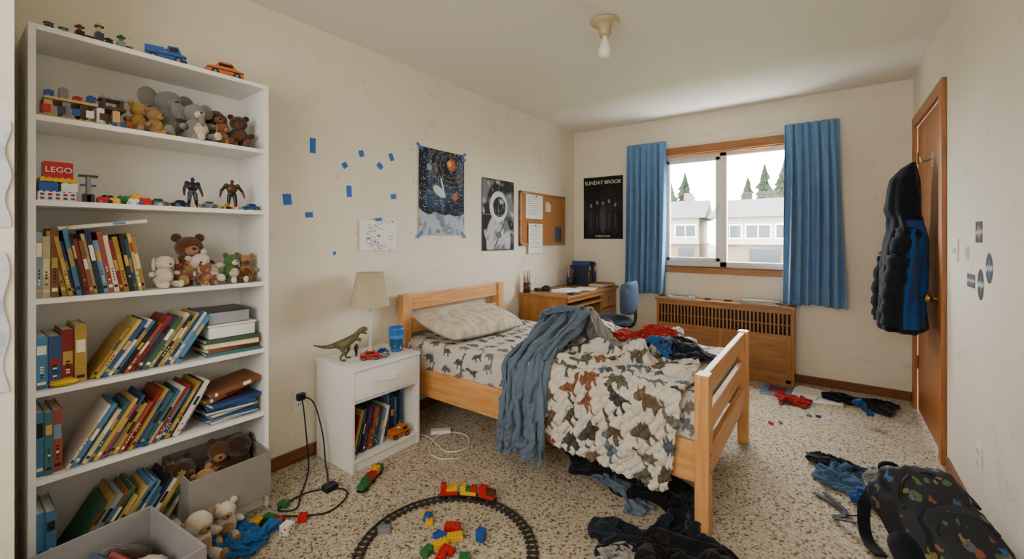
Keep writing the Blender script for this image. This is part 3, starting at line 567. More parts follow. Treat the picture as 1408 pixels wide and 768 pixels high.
def dinoprint(U,V,base,cols,sp,size,seed,rot0=0):
    C=np.ones(U.shape+(3,))*np.array(lin(base)); rs=np.random.RandomState(seed)
    i=0
    for a in np.arange(U.min()-sp,U.max()+sp,sp):
        for c in np.arange(V.min()-sp,V.max()+sp,sp*.8):
            i+=1; ca=a+rs.uniform(-.18,.18)*sp; cc=c+rs.uniform(-.12,.12)*sp+ (int(round((a)/sp))%2)*sp*.4; s=size*rs.uniform(.85,1.2); th=rot0+rs.uniform(-.5,.5); fl=rs.choice([-1,1]); P=POLY[rs.randint(4)]; col=np.array(lin(cols[rs.randint(len(cols))]))
            dx=U-ca;dy=V-cc
            m=(abs(dx)<s)&(abs(dy)<s)
            if not m.any(): continue
            X=(dx[m]*math.cos(th)+dy[m]*math.sin(th))/s*fl+.5; Y=(-dx[m]*math.sin(th)+dy[m]*math.cos(th))/s+.5
            k=inpoly(X,Y,P); t=C[m]; tone=.8+.45*(np.sin(X*34+Y*17+2*np.sin(Y*20))>.5)[:,None]; t[k]=(col*tone)[k]; C[m]=t
    return C
DC=['#5c5347','#80583f','#565e66','#5e5e50','#454341','#6a5a48','#5f717d','#4b4845','#6e6a62']
DC2=['#63676b','#74797d','#5a646e','#7a7266','#52525a']
MAT_=mat('mattress','#d9d6ce',.9)
mb=MB(); mb.box((bx0+.05,by0+.05,.319),(bx1-.06,by1-.05,.535),MAT_); mb.build('mattress',.03,parent=bed,seg=4)
st=.006; nU=int(1.83/st)
pp=catmull([(by0+.040,.36,0),(by0+.036,.45,0),(by0+.042,.525,0),(by0+.075,.553,0),(by0+.2,.556,0)],12)
arr=np.array([(v.x,v.y) for v in pp]); far=np.array([(y,.556) for y in np.linspace(by0+.2,by1-.08,140)][1:]+[(by1-.055,.545),(by1-.045,.52),(by1-.045,.40)])
arr=np.vstack([arr,far]); seg=np.hypot(*np.diff(arr,axis=0).T); s_=np.r_[0,np.cumsum(seg)]; q=np.arange(0,s_[-1],st); py=np.interp(q,s_,arr[:,0]); pz=np.interp(q,s_,arr[:,1])
Xs=np.linspace(bx0+.048,bx1-.058,nU)
Xg=Xs[:,None]*np.ones((1,len(q))); Sg=np.ones((nU,1))*q[None]
wr=.007*np.clip(nzf(Xg*3,Sg*3,6,21,4),-1,1)+.004*np.sin(Xg*40+6*nzf(Xg,Sg,5,3))*(Sg<.25)
P=np.stack([Xg,py[None]-wr*(Sg<.2),pz[None]+np.abs(wr)*(Sg>.12)+.001],-1)
grid_obj('fitted_sheet',P,VCF,dinoprint(Xg,Sg,'#cdc7bc',DC2,.12,.10,5),parent=bed)
n=60; a=np.linspace(-1,1,n); U,V=np.meshgrid(a,a,indexing='ij'); H=(np.clip(1-np.abs(U)**3,0,1)*np.clip(1-np.abs(V)**3,0,1))**.45
bulge=.088*H*(1+.16*nzf(U,V,3,6,3)+.06*nzf(U,V,11,9,2))
def pil(sgn):
    return U*.215*(1-.07*V**2),V*.37*(1-.06*U**2),sgn*bulge*(1 if sgn>0 else .6)
top=np.stack(pil(1),-1); bot=np.stack(pil(-1),-1)
Mp=np.array(Matrix.Rotation(.22,3,'Y')@Matrix.Rotation(-.06,3,'Z'))
C=solidc(U,'#cfc5b2'); mixc(C,(np.sin(V*30+1.5*np.sin(U*5)+2*nzf(U,V,6,2))>.3)*.35,'#a08f74'); mixc(C,(nzf(U,V,12,4)>.3)*.35,'#968062')
loc=np.array([.325,2.27,.645]); pl=grid_obj('pillow',top@Mp.T+loc,VCF,C); p2=grid_obj('pillow_underside',bot@Mp.T+loc,VCF,C,parent=pl)
# ---------------- cloth simulation
def tmpcol(name,verts,faces,th=.006,fr=8):
    me=bpy.data.meshes.new(name); me.from_pydata(verts,[],faces); ob=bpy.data.objects.new(name,me); scene.collection.objects.link(ob)
    ob.modifiers.new('c','COLLISION'); ob.collision.thickness_outer=th; ob.collision.cloth_friction=fr; ob.collision.use_culling=False; return ob
def cbox(a,b,**k):
    m=MB(); m.box(a,b,WHITE); return tmpcol('colb',[tuple(v) for v in m.v],m.f,**k)
def cgrid(P):
    n,k,_=P.shape; i=np.arange(n*k).reshape(n,k); F=np.stack([i[:-1,:-1],i[1:,:-1],i[1:,1:],i[:-1,1:]],-1).reshape(-1,4)
    return tmpcol('colg',[tuple(v) for v in P.reshape(-1,3).tolist()],F.tolist(),th=.006)
def simulate(P,frames=30,pin=None,selfc=True,bend=.5,q=5,sd=.005,mass=.3,fric=8):
    t=time.time()
    try:
        ob=grid_obj('simcloth',P.copy(),WHITE); n,k,_=P.shape
        cm=ob.modifiers.new('cloth','CLOTH'); s=cm.settings; s.quality=q; s.mass=mass; s.air_damping=2; s.bending_stiffness=bend
        s.tension_stiffness=15; s.compression_stiffness=15; s.shear_stiffness=5
        cs=cm.collision_settings; cs.use_collision=True; cs.distance_min=sd; cs.collision_quality=3; cs.friction=fric; cs.use_self_collision=selfc; cs.self_distance_min=sd
        if pin is not None:
            vg=ob.vertex_groups.new(name='pin'); vg.add([int(i) for i in pin],1.,'ADD'); s.vertex_group_mass='pin'
        for f in range(1,frames+1): scene.frame_set(f)
        dg=bpy.context.evaluated_depsgraph_get(); e=ob.evaluated_get(dg); me=e.to_mesh(); co=np.zeros(len(me.vertices)*3,np.float32); me.vertices.foreach_get('co',co); e.to_mesh_clear()
        out=co.reshape(n,k,3).astype(float)+np.array(ob.location); bpy.data.objects.remove(ob); scene.frame_set(1)
        print('SIM',n,k,frames,round(time.time()-t,1),'s  z',out[...,2].min(),out[...,2].max())
        if not np.isfinite(out).all(): return P
        return out
    except Exception as ex:
        print('SIM FAIL',ex); return P
def up1(P):
    n=P.shape[0]; Q=np.concatenate([2*P[:1]-P[1:2],P,2*P[-1:]-P[-2:-1]],0); mid=(-Q[:-3]+9*Q[1:-2]+9*Q[2:-1]-Q[3:])/16
    out=np.zeros((2*n-1,)+P.shape[1:]); out[::2]=P; out[1::2]=mid; return out
def up(P,k=1):
    for _ in range(k): P=up1(P); P=up1(P.transpose(1,0,2)).transpose(1,0,2)
    return P
floorc=cbox((-1,-1,-.3),(4,5,0)); bedc=cbox((bx0,by0+.012,.22),(bx1-.05,by1-.02,.557)); footc=cbox((bx1-.052,by0,0),(bx1+.005,by1,.675))
# duvet: starts gathered and drops on the bed
n,k=72,94; U=np.linspace(0,1,n)[:,None]*np.ones((1,k)); V=np.ones((n,1))*np.linspace(0,1,k)[None]
X=1.00+.888*U; yn=1.655-.135*U; Y=yn+(2.86-yn)*V
sm_=np.clip((Y-2.02)/.32,0,1)
Z=.70+(.015+.098*sm_)*(1+nzf(X,Y,19,5,2)*1.4)+.008*nzf(X,Y,45,8,1)
X=X-.05*sm_*nzf(X,Y,12,31,2)*(U<.98)
REST=np.stack([X,Y,Z],-1)
du=np.r_[np.zeros((1,k)),np.cumsum(np.linalg.norm(np.diff(REST,axis=0),axis=2),0)].mean(1); dv=np.r_[0,np.cumsum(np.linalg.norm(np.diff(REST,axis=1),axis=2).mean(0))]
DUV=simulate(REST,34,bend=2.5,sd=.007)
DF=up(DUV,2); UU=np.interp(np.linspace(0,1,DF.shape[0]),np.linspace(0,1,n),du)[:,None]*np.ones((1,DF.shape[1])); VV=np.interp(np.linspace(0,1,DF.shape[1]),np.linspace(0,1,k),dv)[None]*np.ones((DF.shape[0],1))
grid_obj('dinosaur_duvet',DF,VCF,dinoprint(UU,VV,'#d0c9bd',DC,.165,.15,12,.3),solid=.010,offset=1)
dc=cgrid(DUV)
GB=mat('grey_blue_blanket','#5f7084',.95,.14,14,.2,300,spec=.1,sheen=.2)
n,k=46,84; U=np.linspace(0,1,n)[:,None]*np.ones((1,k)); V=np.ones((n,1))*np.linspace(0,1,k)[None]
X=1.02+.20*U+.10*np.clip(V-.45,0,1)*(U-.9); Y=1.255+1.06*V; Z=.765+.045*np.sin(U*26+2*V)+.018*nzf(X,Y,20,3,2)-.01*np.clip(V-.8,0,1)
pin=[i*k+j for i in range(n) for j in range(k-2,k)]
GBL=simulate(np.stack([X,Y,Z],-1),45,pin=pin,bend=.5)
grid_obj('grey_blanket',up(GBL,1),GB,solid=.005)
gc=cgrid(GBL)
def crumple(name,cx,cy,z0,w,h,m,seed,amp=.09,fq=20,n=34,frames=22,solid=.003,rot=0,bend=.6):
    U=np.linspace(-.5,.5,n)[:,None]*np.ones((1,n)); V=U.T.copy()
    rs=np.random.RandomState(seed); Z=amp*nzf(U*w/.5,V*h/.5,fq*.5,seed,2)
    X=U*w*(1-.25*np.abs(V)*rs.rand()); Y=V*h; c,s=math.cos(rot),math.sin(rot)
    X,Y=X+.04*nzf(U,V,7,seed+3),Y+.04*nzf(U,V,7,seed+4)
    P=np.stack([cx+c*X-s*Y,cy+s*X+c*Y,z0+Z-Z.min()+.01],-1); Q=simulate(P,frames,bend=bend,sd=.004)
    grid_obj(name,up(Q,1),m,solid=solid); return Q
def fab(n,c,**k): return mat('fabric_'+n,c,.92,.14,18,.2,320,spec=.12,sheen=.12,**k)
NAVY=fab('navy','#181d28'); BLK=fab('black','#111216'); RED=fab('red','#981f1d'); DEN=fab('denim','#3f5a78'); GRY=fab('grey','#8e8a83'); LGR=fab('lightgrey','#9c9890'); STEEL=fab('steel','#5d6d7e'); BLU=fab('blue','#214f86')
crumple('grey_shirt',1.02,2.36,.70,.40,.36,STEEL,2,rot=.4,amp=.08)
crumple('grey_sweatshirt',1.28,2.42,.76,.46,.34,GRY,3,rot=.2,amp=.09)
crumple('red_shirt',1.47,2.55,.78,.38,.28,RED,4,amp=.06)
crumple('navy_pajamas',1.70,2.50,.76,.36,.40,NAVY,5,amp=.06); crumple('blue_shirt',1.62,2.36,.80,.28,.26,BLU,6,amp=.05,n=26)
for o in (dc,gc,bedc): bpy.data.objects.remove(o)
crumple('steel_blue_shirt',1.60,1.86,.05,.34,.26,STEEL,11,amp=.08); crumple('grey_sock_pile',1.66,1.66,.05,.24,.22,LGR,12,amp=.08,n=28)
qq=crumple('black_hoodie',1.86,1.64,.05,.52,.44,NAVY,13,amp=.12,n=40,rot=.5); o=cgrid(qq); crumple('black_tshirt',1.92,1.62,.20,.36,.34,BLK,14,amp=.07); bpy.data.objects.remove(o)
crumple('dark_trousers',1.40,2.14,.04,.62,.30,NAVY,15,amp=.08,rot=-.1); crumple('black_sweater',1.72,2.12,.04,.34,.4,BLK,16,amp=.08)
crumple('jeans',2.50,2.80,.04,.42,.26,DEN,17,amp=.07,rot=.4); crumple('grey_tshirt',2.60,2.66,.06,.32,.26,LGR,18,amp=.07); crumple('navy_shirt',2.42,2.97,.05,.28,.18,NAVY,23,amp=.05,n=26); crumple('blue_tshirt',2.53,2.55,.05,.28,.24,BLU,24,amp=.06,n=26)
crumple('red_tshirt',2.12,3.80,.04,.28,.26,RED,19,amp=.06); crumple('dark_sweatshirt',2.54,4.10,.04,.46,.30,BLK,20,amp=.07); crumple('blue_sock',2.42,3.74,.03,.16,.11,BLU,21,amp=.03,n=20); crumple('blue_cloth',.54,.74,.04,.30,.22,fab('skyblue','#235f9c'),22,amp=.07)
for o in (floorc,footc): bpy.data.objects.remove(o)
for m_ in [m_ for m_ in bpy.data.meshes if m_.users==0]: bpy.data.meshes.remove(m_)
mb=MB(); mb.box((-.14,-.1,0),(.14,.1,.004),PAPER,Tm(2.30,4.02,.002,.3)); mb.box((-.1,-.14,.0),(.1,.14,.003),PAPER,Tm(2.22,4.12,.008,-.3)); mb.build('loose_papers')
mb=MB(); stack(mb,2.02,4.03,.001,1,71,sx=(.2,.22),sy=(.26,.28)); mb.build('blue_book')
mb=MB(); 
for x,y in((2.3,3.62),(2.36,3.62),(2.25,3.6),(2.1,3.35),(2.05,3.3),(2.45,3.95),(2.2,3.55)): brick(mb,x,y,0.001,.03,.016,.012,rr.choice(CL),rr.random()*3)
mb.build('scattered_toy_pieces')
mb=MB(); mb.box((.62,2.40,.002),(.98,2.75,.10),CP['white']); mb.box((.61,2.39,.10),(.99,2.76,.112),CP['grey']); mb.build('underbed_storage_bin',.006)
# ---------------- desk
mb=MB(); dx,da,dbb,dh=.55,3.27,4.375,.72
mb.box((.02,da,dh-.022),(dx,dbb,dh),OAK); mb.box((.03,da+.01,0),(dx-.03,da+.03,dh-.022),OAKZ); mb.box((.03,dbb-.03,0),(dx-.03,dbb-.01,dh-.022),OAKZ)
mb.box((.03,da+.03,.3),(.045,dbb-.03,dh-.022),OAK); mb.box((.06,da+.03,.60),(dx-.02,4.0,.615),OAK); mb.box((.06,4.0,.2),(dx-.04,4.015,dh-.022),OAKZ)
mb.box((dx-.05,4.02,.52),(dx-.03,dbb-.035,dh-.03),OAK); mb.box((dx-.05,4.02,.22),(dx-.03,dbb-.035,.51),OAK); mb.cyl((dx-.03,4.18,.61),(dx-.015,4.18,.61),.012,.012,BRASS)
mb.box((dx-.035,da+.03,.66),(dx-.015,4.0,.697),OAK); mb.build('desk',.003)
def pencup(name,x,y,z,m):
    mb=MB(); mb.lathe([(0,0),(.035,0),(.037,.09),(.034,.09),(.032,.01),(0,.01)],(x,y,z),m)
    for i in range(9):
        a=i*.7; mb.cyl((x+.012*math.cos(a),y+.012*math.sin(a),z+.012),(x+.034*math.cos(a),y+.034*math.sin(a),z+.14+.03*(i%3)),.0035,.0035,CL[i%8],6)
    mb.build(name)
pencup('pencil_cup',.07,3.335,dh,CP['brown']); pencup('pencil_cup',.12,4.08,dh,CP['dk'])
mb=MB(); row(mb,4.16,4.36,dh,0,(.025,.035),(.20,.26),xf=.3,cols=[b[3],b[0],b[10],b[0]],seed=41,dep=(.2,.22)); mb.build('desk_books')
mb=MB(); stack(mb,.43,4.22,dh+.001,3,43,sx=(.16,.18),sy=(.22,.26)); mb.build('stack_of_notebooks')
mb=MB(); mb.box((-.11,-.14,0),(.11,.14,.012),PAPER,Tm(.35,3.6,dh+.001,.2)); mb.box((-.1,-.14,0.013),(.1,.14,.016),PAPER,Tm(.34,3.62,dh,-.15)); mb.box((-.1,-.14,0),(.1,.14,.004),PAPER,Tm(.4,3.90,dh+.001,.3)); mb.build('papers_and_notebook')
mb=MB(); mb.lathe([(0,0),(.05,0),(.05,.03),(.02,.05),(0,.05)],(.15,3.55,dh),BLACK); mb.box((.08,3.44,dh),(.14,3.52,dh+.03),CP['dk']); mb.box((.46,3.40,dh),(.53,3.52,dh+.015),CP['dk']); mb.build('desk_gadgets',.004)
# chair
CH=mat('chair_fabric','#34475f',.9,.1,20,.1,300)
mb=MB(); c=Vector((.70,3.76,0))
for i in range(5):
    a=i*2*math.pi/5+.2; mb.cyl((c.x,c.y,.09),(c.x+.25*math.cos(a),c.y+.25*math.sin(a),.06),.022,.014,BLACK,10); mb.ell((c.x+.25*math.cos(a),c.y+.25*math.sin(a),.028),(.028,.028,.028),BLACK,10,8)
mb.cyl((c.x,c.y,.07),(c.x,c.y,.42),.024,.02,METAL); mb.ell((c.x,c.y,.47),(.23,.22,.045),CH,28,12); mb.cyl((c.x,c.y,.4),(c.x,c.y,.44),.12,.14,BLACK)
mb.tube(catmull([(c.x+.05,c.y,.415),(c.x+.2,c.y+.02,.42),(c.x+.25,c.y+.03,.5),(c.x+.235,c.y+.03,.68)]),.014,BLACK)
vs=[];fs=[];nn,kk=16,14
for s_ in(0,1):
    for i in range(nn+1):
        for j in range(kk+1):
            u=-1+2*i/nn;v=-1+2*j/kk; q_=(1-abs(u)**3)*(1-abs(v)**3); e=(abs(u)**4+abs(v)**4)**.25 or 1; sc=max(abs(u),abs(v))/e
            y=u*.2*sc; z=.69+v*.15*sc; x=.235-.05*u*u + (1 if s_ else -1)*.025*max(q_,0)**.4; vs.append((c.x+x,c.y+.02+y,z))
o_=(nn+1)*(kk+1)
for s_ in(0,1):
    for i in range(nn):
        for j in range(kk): a=s_*o_+i*(kk+1)+j; fs.append((a,a+1,a+kk+2,a+kk+1))
mb.add(vs,fs,CH,True); mb.build('office_chair')
# ---------------- radiator cover
mb=MB(); x0,x1,y0,y1,h=1.0,2.13,4.22,4.384,.655
mb.box((x0-.01,y0-.012,h-.022),(x1+.01,y1,h),OAK); mb.box((x0,y0,0),(x0+.02,y1,h-.022),OAKZ); mb.box((x1-.02,y0,0),(x1,y1,h-.022),OAKZ)
mb.box((x0+.02,y0,.02),(x1-.02,y0+.015,.42),OAK); mb.box((x0+.02,y0,h-.06),(x1-.02,y0+.015,h-.022),OAK); mb.box((x0+.02,y0+.07,.05),(x1-.02,y0+.075,h-.03),BLACK)
nn=36
for i in range(nn+1):
    x=x0+.02+(x1-x0-.04)*i/nn; mb.box((x-.006,y0+.002,.42),(x+.006,y0+.013,h-.06),OAKZ)
mb.box((x0+.02,y0-.003,.5),(x1-.02,y0+.002,.508),OAK)
for x in(x0+.02,1.55,x1-.06): mb.box((x,y0-.004,.02),(x+.04,y0,.42),OAKZ)
mb.box((x0,y0-.004,0),(x1,y0,.05),OAK); mb.build('radiator_cover',.002)
mb=MB(); stack(mb,1.22,4.29,h+.001,2,51,sx=(.22,.26),sy=(.12,.13),th=(.006,.012)); mb.build('stack_of_magazines'); mb=MB(); stack(mb,1.88,4.29,h+.001,3,52,sx=(.26,.3),sy=(.12,.13),th=(.006,.012)); mb.build('stack_of_magazines')
mb=MB(); brick(mb,1.45,4.3,h+.001,.05,.04,.012,CP['dk']); brick(mb,1.62,4.3,h+.001,.06,.03,.01,CP['black']); mb.build('small_toys')
# ---------------- jacket
JN=fab('jacket_navy','#161b26'); JB=fab('jacket_blue','#1a4a8a')
jx,jy=2.755,3.66
mb=MB(); rings=[(1.705,.03,.0,.010,.012),(1.67,.01,0,.038,.045),(1.60,-.01,0,.07,.09),(1.50,-.02,0,.086,.12),(1.41,-.02,0,.088,.125),(1.345,-.01,0,.08,.125),(1.28,-.005,0,.088,.185),(1.2,-.01,0,.098,.20),(1.05,-.02,0,.104,.20),(.9,-.025,0,.11,.205),(.76,-.03,0,.115,.215),(.67,-.03,0,.118,.22),(.655,-.03,0,.105,.21),(.66,-.03,0,.05,.15)]
tt=np.linspace(0,len(rings)-1,90); S=72; vs=[];fs1=[];fs2=[]
for j,t in enumerate(tt):
    z,cx,cy,ax,ay=[np.interp(t,range(len(rings)),[r[i] for r in rings]) for i in range(5)]
    for i in range(S):
        a=2*math.pi*i/S; f=1+.08*math.sin(5*a+z*3)+.05*math.sin(11*a-z*7)+.12*noise.noise(Vector((math.cos(a)*2,math.sin(a)*2,z*6)))+.05*noise.noise(Vector((math.cos(a)*5,math.sin(a)*5,z*22)))
        if z>1.36: f=1+.16*noise.noise(Vector((math.cos(a)*2,math.sin(a)*2,z*9)))
        xx=jx+cx+ax*f*math.cos(a); vs.append((min(xx,RX-.004),jy+cy+ay*f*math.sin(a),z))
for j in range(len(tt)-1):
    for i in range(S):
        f=(j*S+i,j*S+(i+1)%S,(j+1)*S+(i+1)%S,(j+1)*S+i); z=vs[j*S][2]; (fs2 if (52<i<67 and .70<z<1.34) else fs1).append(f)
mb.add(vs,fs1,JN,True); mb.add(vs,fs2,JB,True)
for k,xo in((-1,-.03),(1,-.05)):
    pth=catmull([(jx,jy+k*.12,1.27),(jx-.03+xo*.5,jy+k*.18,1.15),(jx-.045+xo,jy+k*.205,.98),(jx-.06+xo,jy+k*.20,.82),(jx-.06+xo,jy+k*.195,.70)],8)
    mb.tube(pth,[.060+.006*math.sin(i*1.3)+.003*math.sin(i*2.7)-.0004*i for i in range(len(pth))],JN,18); e=pth[-1]; mb.cyl(e,(e.x,e.y,e.z-.03),.042,.04,BLK,18)
mb.build('hooded_jacket')
# ---------------- backpack
def bpmat():
    m=bpy.data.materials.new('backpack_print'); m.use_nodes=True; N=m.node_tree.nodes; L=m.node_tree.links; b=N['Principled BSDF']; b.inputs['Roughness'].default_value=.75
    tc=N.new('ShaderNodeTexCoord'); v=N.new('ShaderNodeTexVoronoi'); v.inputs['Scale'].default_value=21; nz=N.new('ShaderNodeTexNoise'); nz.inputs['Scale'].default_value=30; L.new(tc.outputs['Object'],nz.inputs['Vector'])
    ad=N.new('ShaderNodeVectorMath'); ad.operation='MULTIPLY_ADD'; ad.inputs[1].default_value=(.06,.06,.06); L.new(nz.outputs['Color'],ad.inputs[0]); L.new(tc.outputs['Object'],ad.inputs[2]); L.new(ad.outputs[0],v.inputs['Vector'])
    cr=N.new('ShaderNodeValToRGB'); cr.color_ramp.interpolation='CONSTANT'; e=cr.color_ramp.elements; e[0].color=(*lin('#7a4a2c'),1); e[1].position=.2; e[1].color=(*lin('#46603a'),1)
    for p,c in((.4,'#2f5580'),(.6,'#7a7040'),(.8,'#565a60')): x=e.new(p); x.color=(*lin(c),1)
    sp=N.new('ShaderNodeSeparateColor'); L.new(v.outputs['Color'],sp.inputs[0]); L.new(sp.outputs[0],cr.inputs[0])
    ls=N.new('ShaderNodeMath'); ls.operation='LESS_THAN'; ls.inputs[1].default_value=.3; L.new(v.outputs['Distance'],ls.inputs[0])
    mx=N.new('ShaderNodeMix'); mx.data_type='RGBA'; L.new(ls.outputs[0],mx.inputs[0]); mx.inputs[6].default_value=(*lin('#161a22'),1); L.new(cr.outputs[0],mx.inputs[7]); L.new(mx.outputs[2],b.inputs['Base Color']); return m
BP=bpmat(); BD=fab('backpack_dark','#14171e')
mb=MB()
def superell(mb,M,r,p,m,S=56,Rn=40,fold=.02,seed=0):
    vs=[];fs=[]
    sg=lambda x,e: math.copysign(abs(x)**e,x)
    for j in range(Rn+1):
        t=-math.pi/2+math.pi*j/Rn
        for i in range(S):
            a=2*math.pi*i/S; d=Vector((sg(math.cos(t),p)*sg(math.cos(a),p),sg(math.cos(t),p)*sg(math.sin(a),p),sg(math.sin(t),p)))
            k=1+fold*(noise.noise(d*2.5+Vector((seed,0,0)))*2+noise.noise(d*6+Vector((seed,5,0)))*.8); vs.append((d.x*r[0]*k,d.y*r[1]*k,d.z*r[2]*k))
    for j in range(Rn):
        for i in range(S): fs.append((j*S+i,j*S+(i+1)%S,(j+1)*S+(i+1)%S,(j+1)*S+i))
    mb.add(vs,fs,m,True,M)
B0=Tm(2.675,2.19,.162,math.radians(35),math.radians(-42))
superell(mb,B0,(.15,.10,.20),.6,BP,seed=1,fold=.06); superell(mb,B0@Tm(0,-.09,-.055),(.118,.045,.112),.55,BP,seed=3,fold=.05)
mb.tube([B0@Vector((.135*math.cos(t),-.078,.035+.135*math.sin(t))) for t in np.linspace(.1,3.04,24)],.005,BLACK)
mb.tube([B0@Vector((.10*math.cos(t),-.130,-.045+.072*math.sin(t))) for t in np.linspace(.1,3.04,24)],.004,BLACK)
mb.tube([B0@Vector(p) for p in catmull([(-.04,.07,.18),(-.035,.07,.225),(0,.07,.24),(.035,.07,.225),(.04,.07,.18)])],.009,BD)
for k in(-1,1): superell(mb,B0@Tm(k*.145,0,-.09),(.028,.063,.08),.6,BD,24,16)
def strap(mb,pts,w,t,m):
    P=catmull(pts,8); vs=[];fs=[]
    for i,p in enumerate(P):
        d=(P[min(i+1,len(P)-1)]-P[max(i-1,0)]).normalized(); s=d.cross(Vector((0,0,1))); s=s.normalized() if s.length>.01 else Vector((1,0,0)); nrm=s.cross(d)
        for a,c_ in((-1,-1),(1,-1),(1,1),(-1,1)): vs.append(p+s*a*w/2+nrm*c_*t/2)
    for i in range(len(P)-1):
        for q in range(4): fs.append((i*4+q,i*4+(q+1)%4,i*4+4+(q+1)%4,i*4+4+q))
    fs+=[(0,1,2,3),((len(P)-1)*4+3,(len(P)-1)*4+2,(len(P)-1)*4+1,(len(P)-1)*4)]; mb.add(vs,fs,m,False)
strap(mb,[(2.6,2.31,.29),(2.53,2.33,.25),(2.48,2.31,.12),(2.48,2.24,.03),(2.52,2.15,.02)],.042,.01,BD); strap(mb,[(2.49,2.3,.09),(2.43,2.4,.012),(2.36,2.48,.01),(2.3,2.52,.01)],.022,.004,BLACK)
strap(mb,[(2.48,2.28,.06),(2.38,2.34,.012),(2.42,2.42,.01),(2.34,2.55,.01)],.02,.004,BLACK)
mb.build('backpack')
# ---------------- track & train
mb=MB(); tc=(1.153,1.2); rO=.338
for i in range(72):
    a=2*math.pi*i/72; mb.box((rO-.024,-.006,0),(rO+.024,.006,.006),DGREY,Matrix.Translation((tc[0],tc[1],.001))@Matrix.Rotation(a,4,'Z'))
for r_ in(rO-.014,rO+.014):
    vs=[];fs=[];S=144
    for i in range(S):
        a=2*math.pi*i/S
        for dr,z in((-.003,.006),(.003,.006),(.003,.013),(-.003,.013)): vs.append((tc[0]+(r_+dr)*math.cos(a),tc[1]+(r_+dr)*math.sin(a),z))
    for i in range(S):
        for q in range(4): fs.append((i*4+q,i*4+(q+1)%4,((i+1)%S)*4+(q+1)%4,((i+1)%S)*4+q))
    mb.add(vs,fs,DGREY)
mb.build('toy_train_track')
mb=MB()
def wagon(ang,L_,m,loads):
    M=Matrix.Translation((tc[0],tc[1],.013))@Matrix.Rotation(ang,4,'Z')@Matrix.Translation((rO,0,0))
    mb.box((-.017,-L_/2,.010),(.017,L_/2,.018),BLACK,M); mb.box((-.018,-L_/2+.003,.018),(.018,L_/2-.003,.034),m,M)
    for y in(-L_*.3,L_*.3):
        for k in(-1,1): mb.cyl((k*.012,y,.009),(k*.019,y,.009),.009,.009,BLACK,12,M)
    mb.box((-.004,L_/2,.012),(.004,L_/2+.01,.016),BLACK,M)
    n_=len(loads)
    for i,(mm,h) in enumerate(loads):
        l=(L_-.008)/n_; y=-L_/2+.004+l*(i+.5)
        mb.box((-.016,y-l/2,.034),(.016,y+l/2,.034+h),mm,M)
        for sx in(-.008,.008):
            for sy_ in(-l/4,l/4): mb.cyl((sx,y+sy_,.034+h),(sx,y+sy_,.038+h),.0045,.0045,mm,8,M)
wagon(2.32,.085,CP['red'],[(CP['yellow'],.02),(CP['yellow'],.012),(CP['red'],.03)]); wagon(2.045,.082,CP['yellow'],[(CP['red'],.02),(CP['green'],.012),(CP['yellow'],.02)]); wagon(1.77,.085,CP['red'],[(CP['brown'],.02),(CP['red'],.03)])
mb.build('toy_train',.001)
mb=MB(); M=Tm(.505,1.315,.002,math.radians(118)); mb.X=M
mb.box((-.11,-.018,.01),(.11,.018,.02),BLACK); i=0
for m,h in (('green',.02),('green',.03),('red',.03),('red',.02),('yellow',.03),('green',.02)):
    brick(mb,-.09+.036*i,0,.02,.035,.035,h,CP[m],0,1.15); i+=1
for x in(-.075,0,.075):
    for k in(-1,1): mb.cyl((x,k*.02,.01),(x,k*.013,.01),.01,.01,BLACK,12)
mb.build('toy_train_wagon')
mb=MB()
for x,y,lx,ly,h,m,r_ in((.93,1.30,.04,.03,.02,'yellow',.5),(.955,1.285,.03,.03,.03,'blue',.4),(.98,1.27,.03,.025,.02,'yellow',.8),(1.09,1.30,.065,.035,.03,'red',.5),(1.13,1.27,.065,.035,.02,'yellow',.9),(1.08,1.24,.055,.035,.02,'blue',.1),(1.11,1.205,.065,.035,.02,'yellow',1.2),(1.16,1.20,.055,.035,.018,'red',.2),(1.22,1.33,.035,.03,.045,'blue',.2),(1.24,1.21,.04,.035,.02,'green',.7),(1.17,1.15,.06,.035,.02,'red',2),(1.3,1.15,.06,.035,.02,'yellow',1),(1.10,1.15,.05,.035,.02,'green',1.7),(.86,1.13,.05,.03,.02,'grey',.7)):
    brick(mb,x,y,.001,lx,ly,h,CP[m],r_)
mb.build('toy_building_blocks',.001)
mb=MB()
for x,y,lx,ly,h,m,r_ in((.40,.88,.06,.03,.02,'green',.3),(.44,.845,.05,.03,.03,'black',.9),(.38,.83,.05,.04,.02,'yellow',1.3),(.46,.89,.04,.03,.025,'red',.2),(.52,.96,.035,.03,.03,'red',.8),(.35,.96,.05,.03,.02,'green',.2)):
    brick(mb,x,y,.001,lx,ly,h,CP[m],r_)
mb.build('interlocking_toy_bricks',.001)
mb=MB(); M=Tm(.545,.88,.003,.4); mb.box((-.02,-.02,0),(.02,.02,.04),CP['white'],M)
for p_ in((.0205,.008,.028),(.0205,-.008,.012),(.0205,0,.02)): mb.ell(p_,(.002,.004,.004),EYE,8,6,M)
for p_ in((.008,-.0205,.028),(-.008,-.0205,.012)): mb.ell(p_,(.004,.002,.004),EYE,8,6,M)
mb.build('toy_dice',.006,seg=3)
plush('plush_lamb',.42,.60,.0,.19,'cream','tan',.3,0,'long'); plush('plush_polar_bear',.36,.72,.0,.15,'cream','tan',-.2)
GBX=mat('grey_cardboard','#858281',.85,.06,20)
Mb=Tm(.40,.47,0,math.radians(6)); obox('open_toy_box',0,.40,-.46,0,.001,.27,GBX,Mb,.007)
mb=MB(); mb.X=Mb
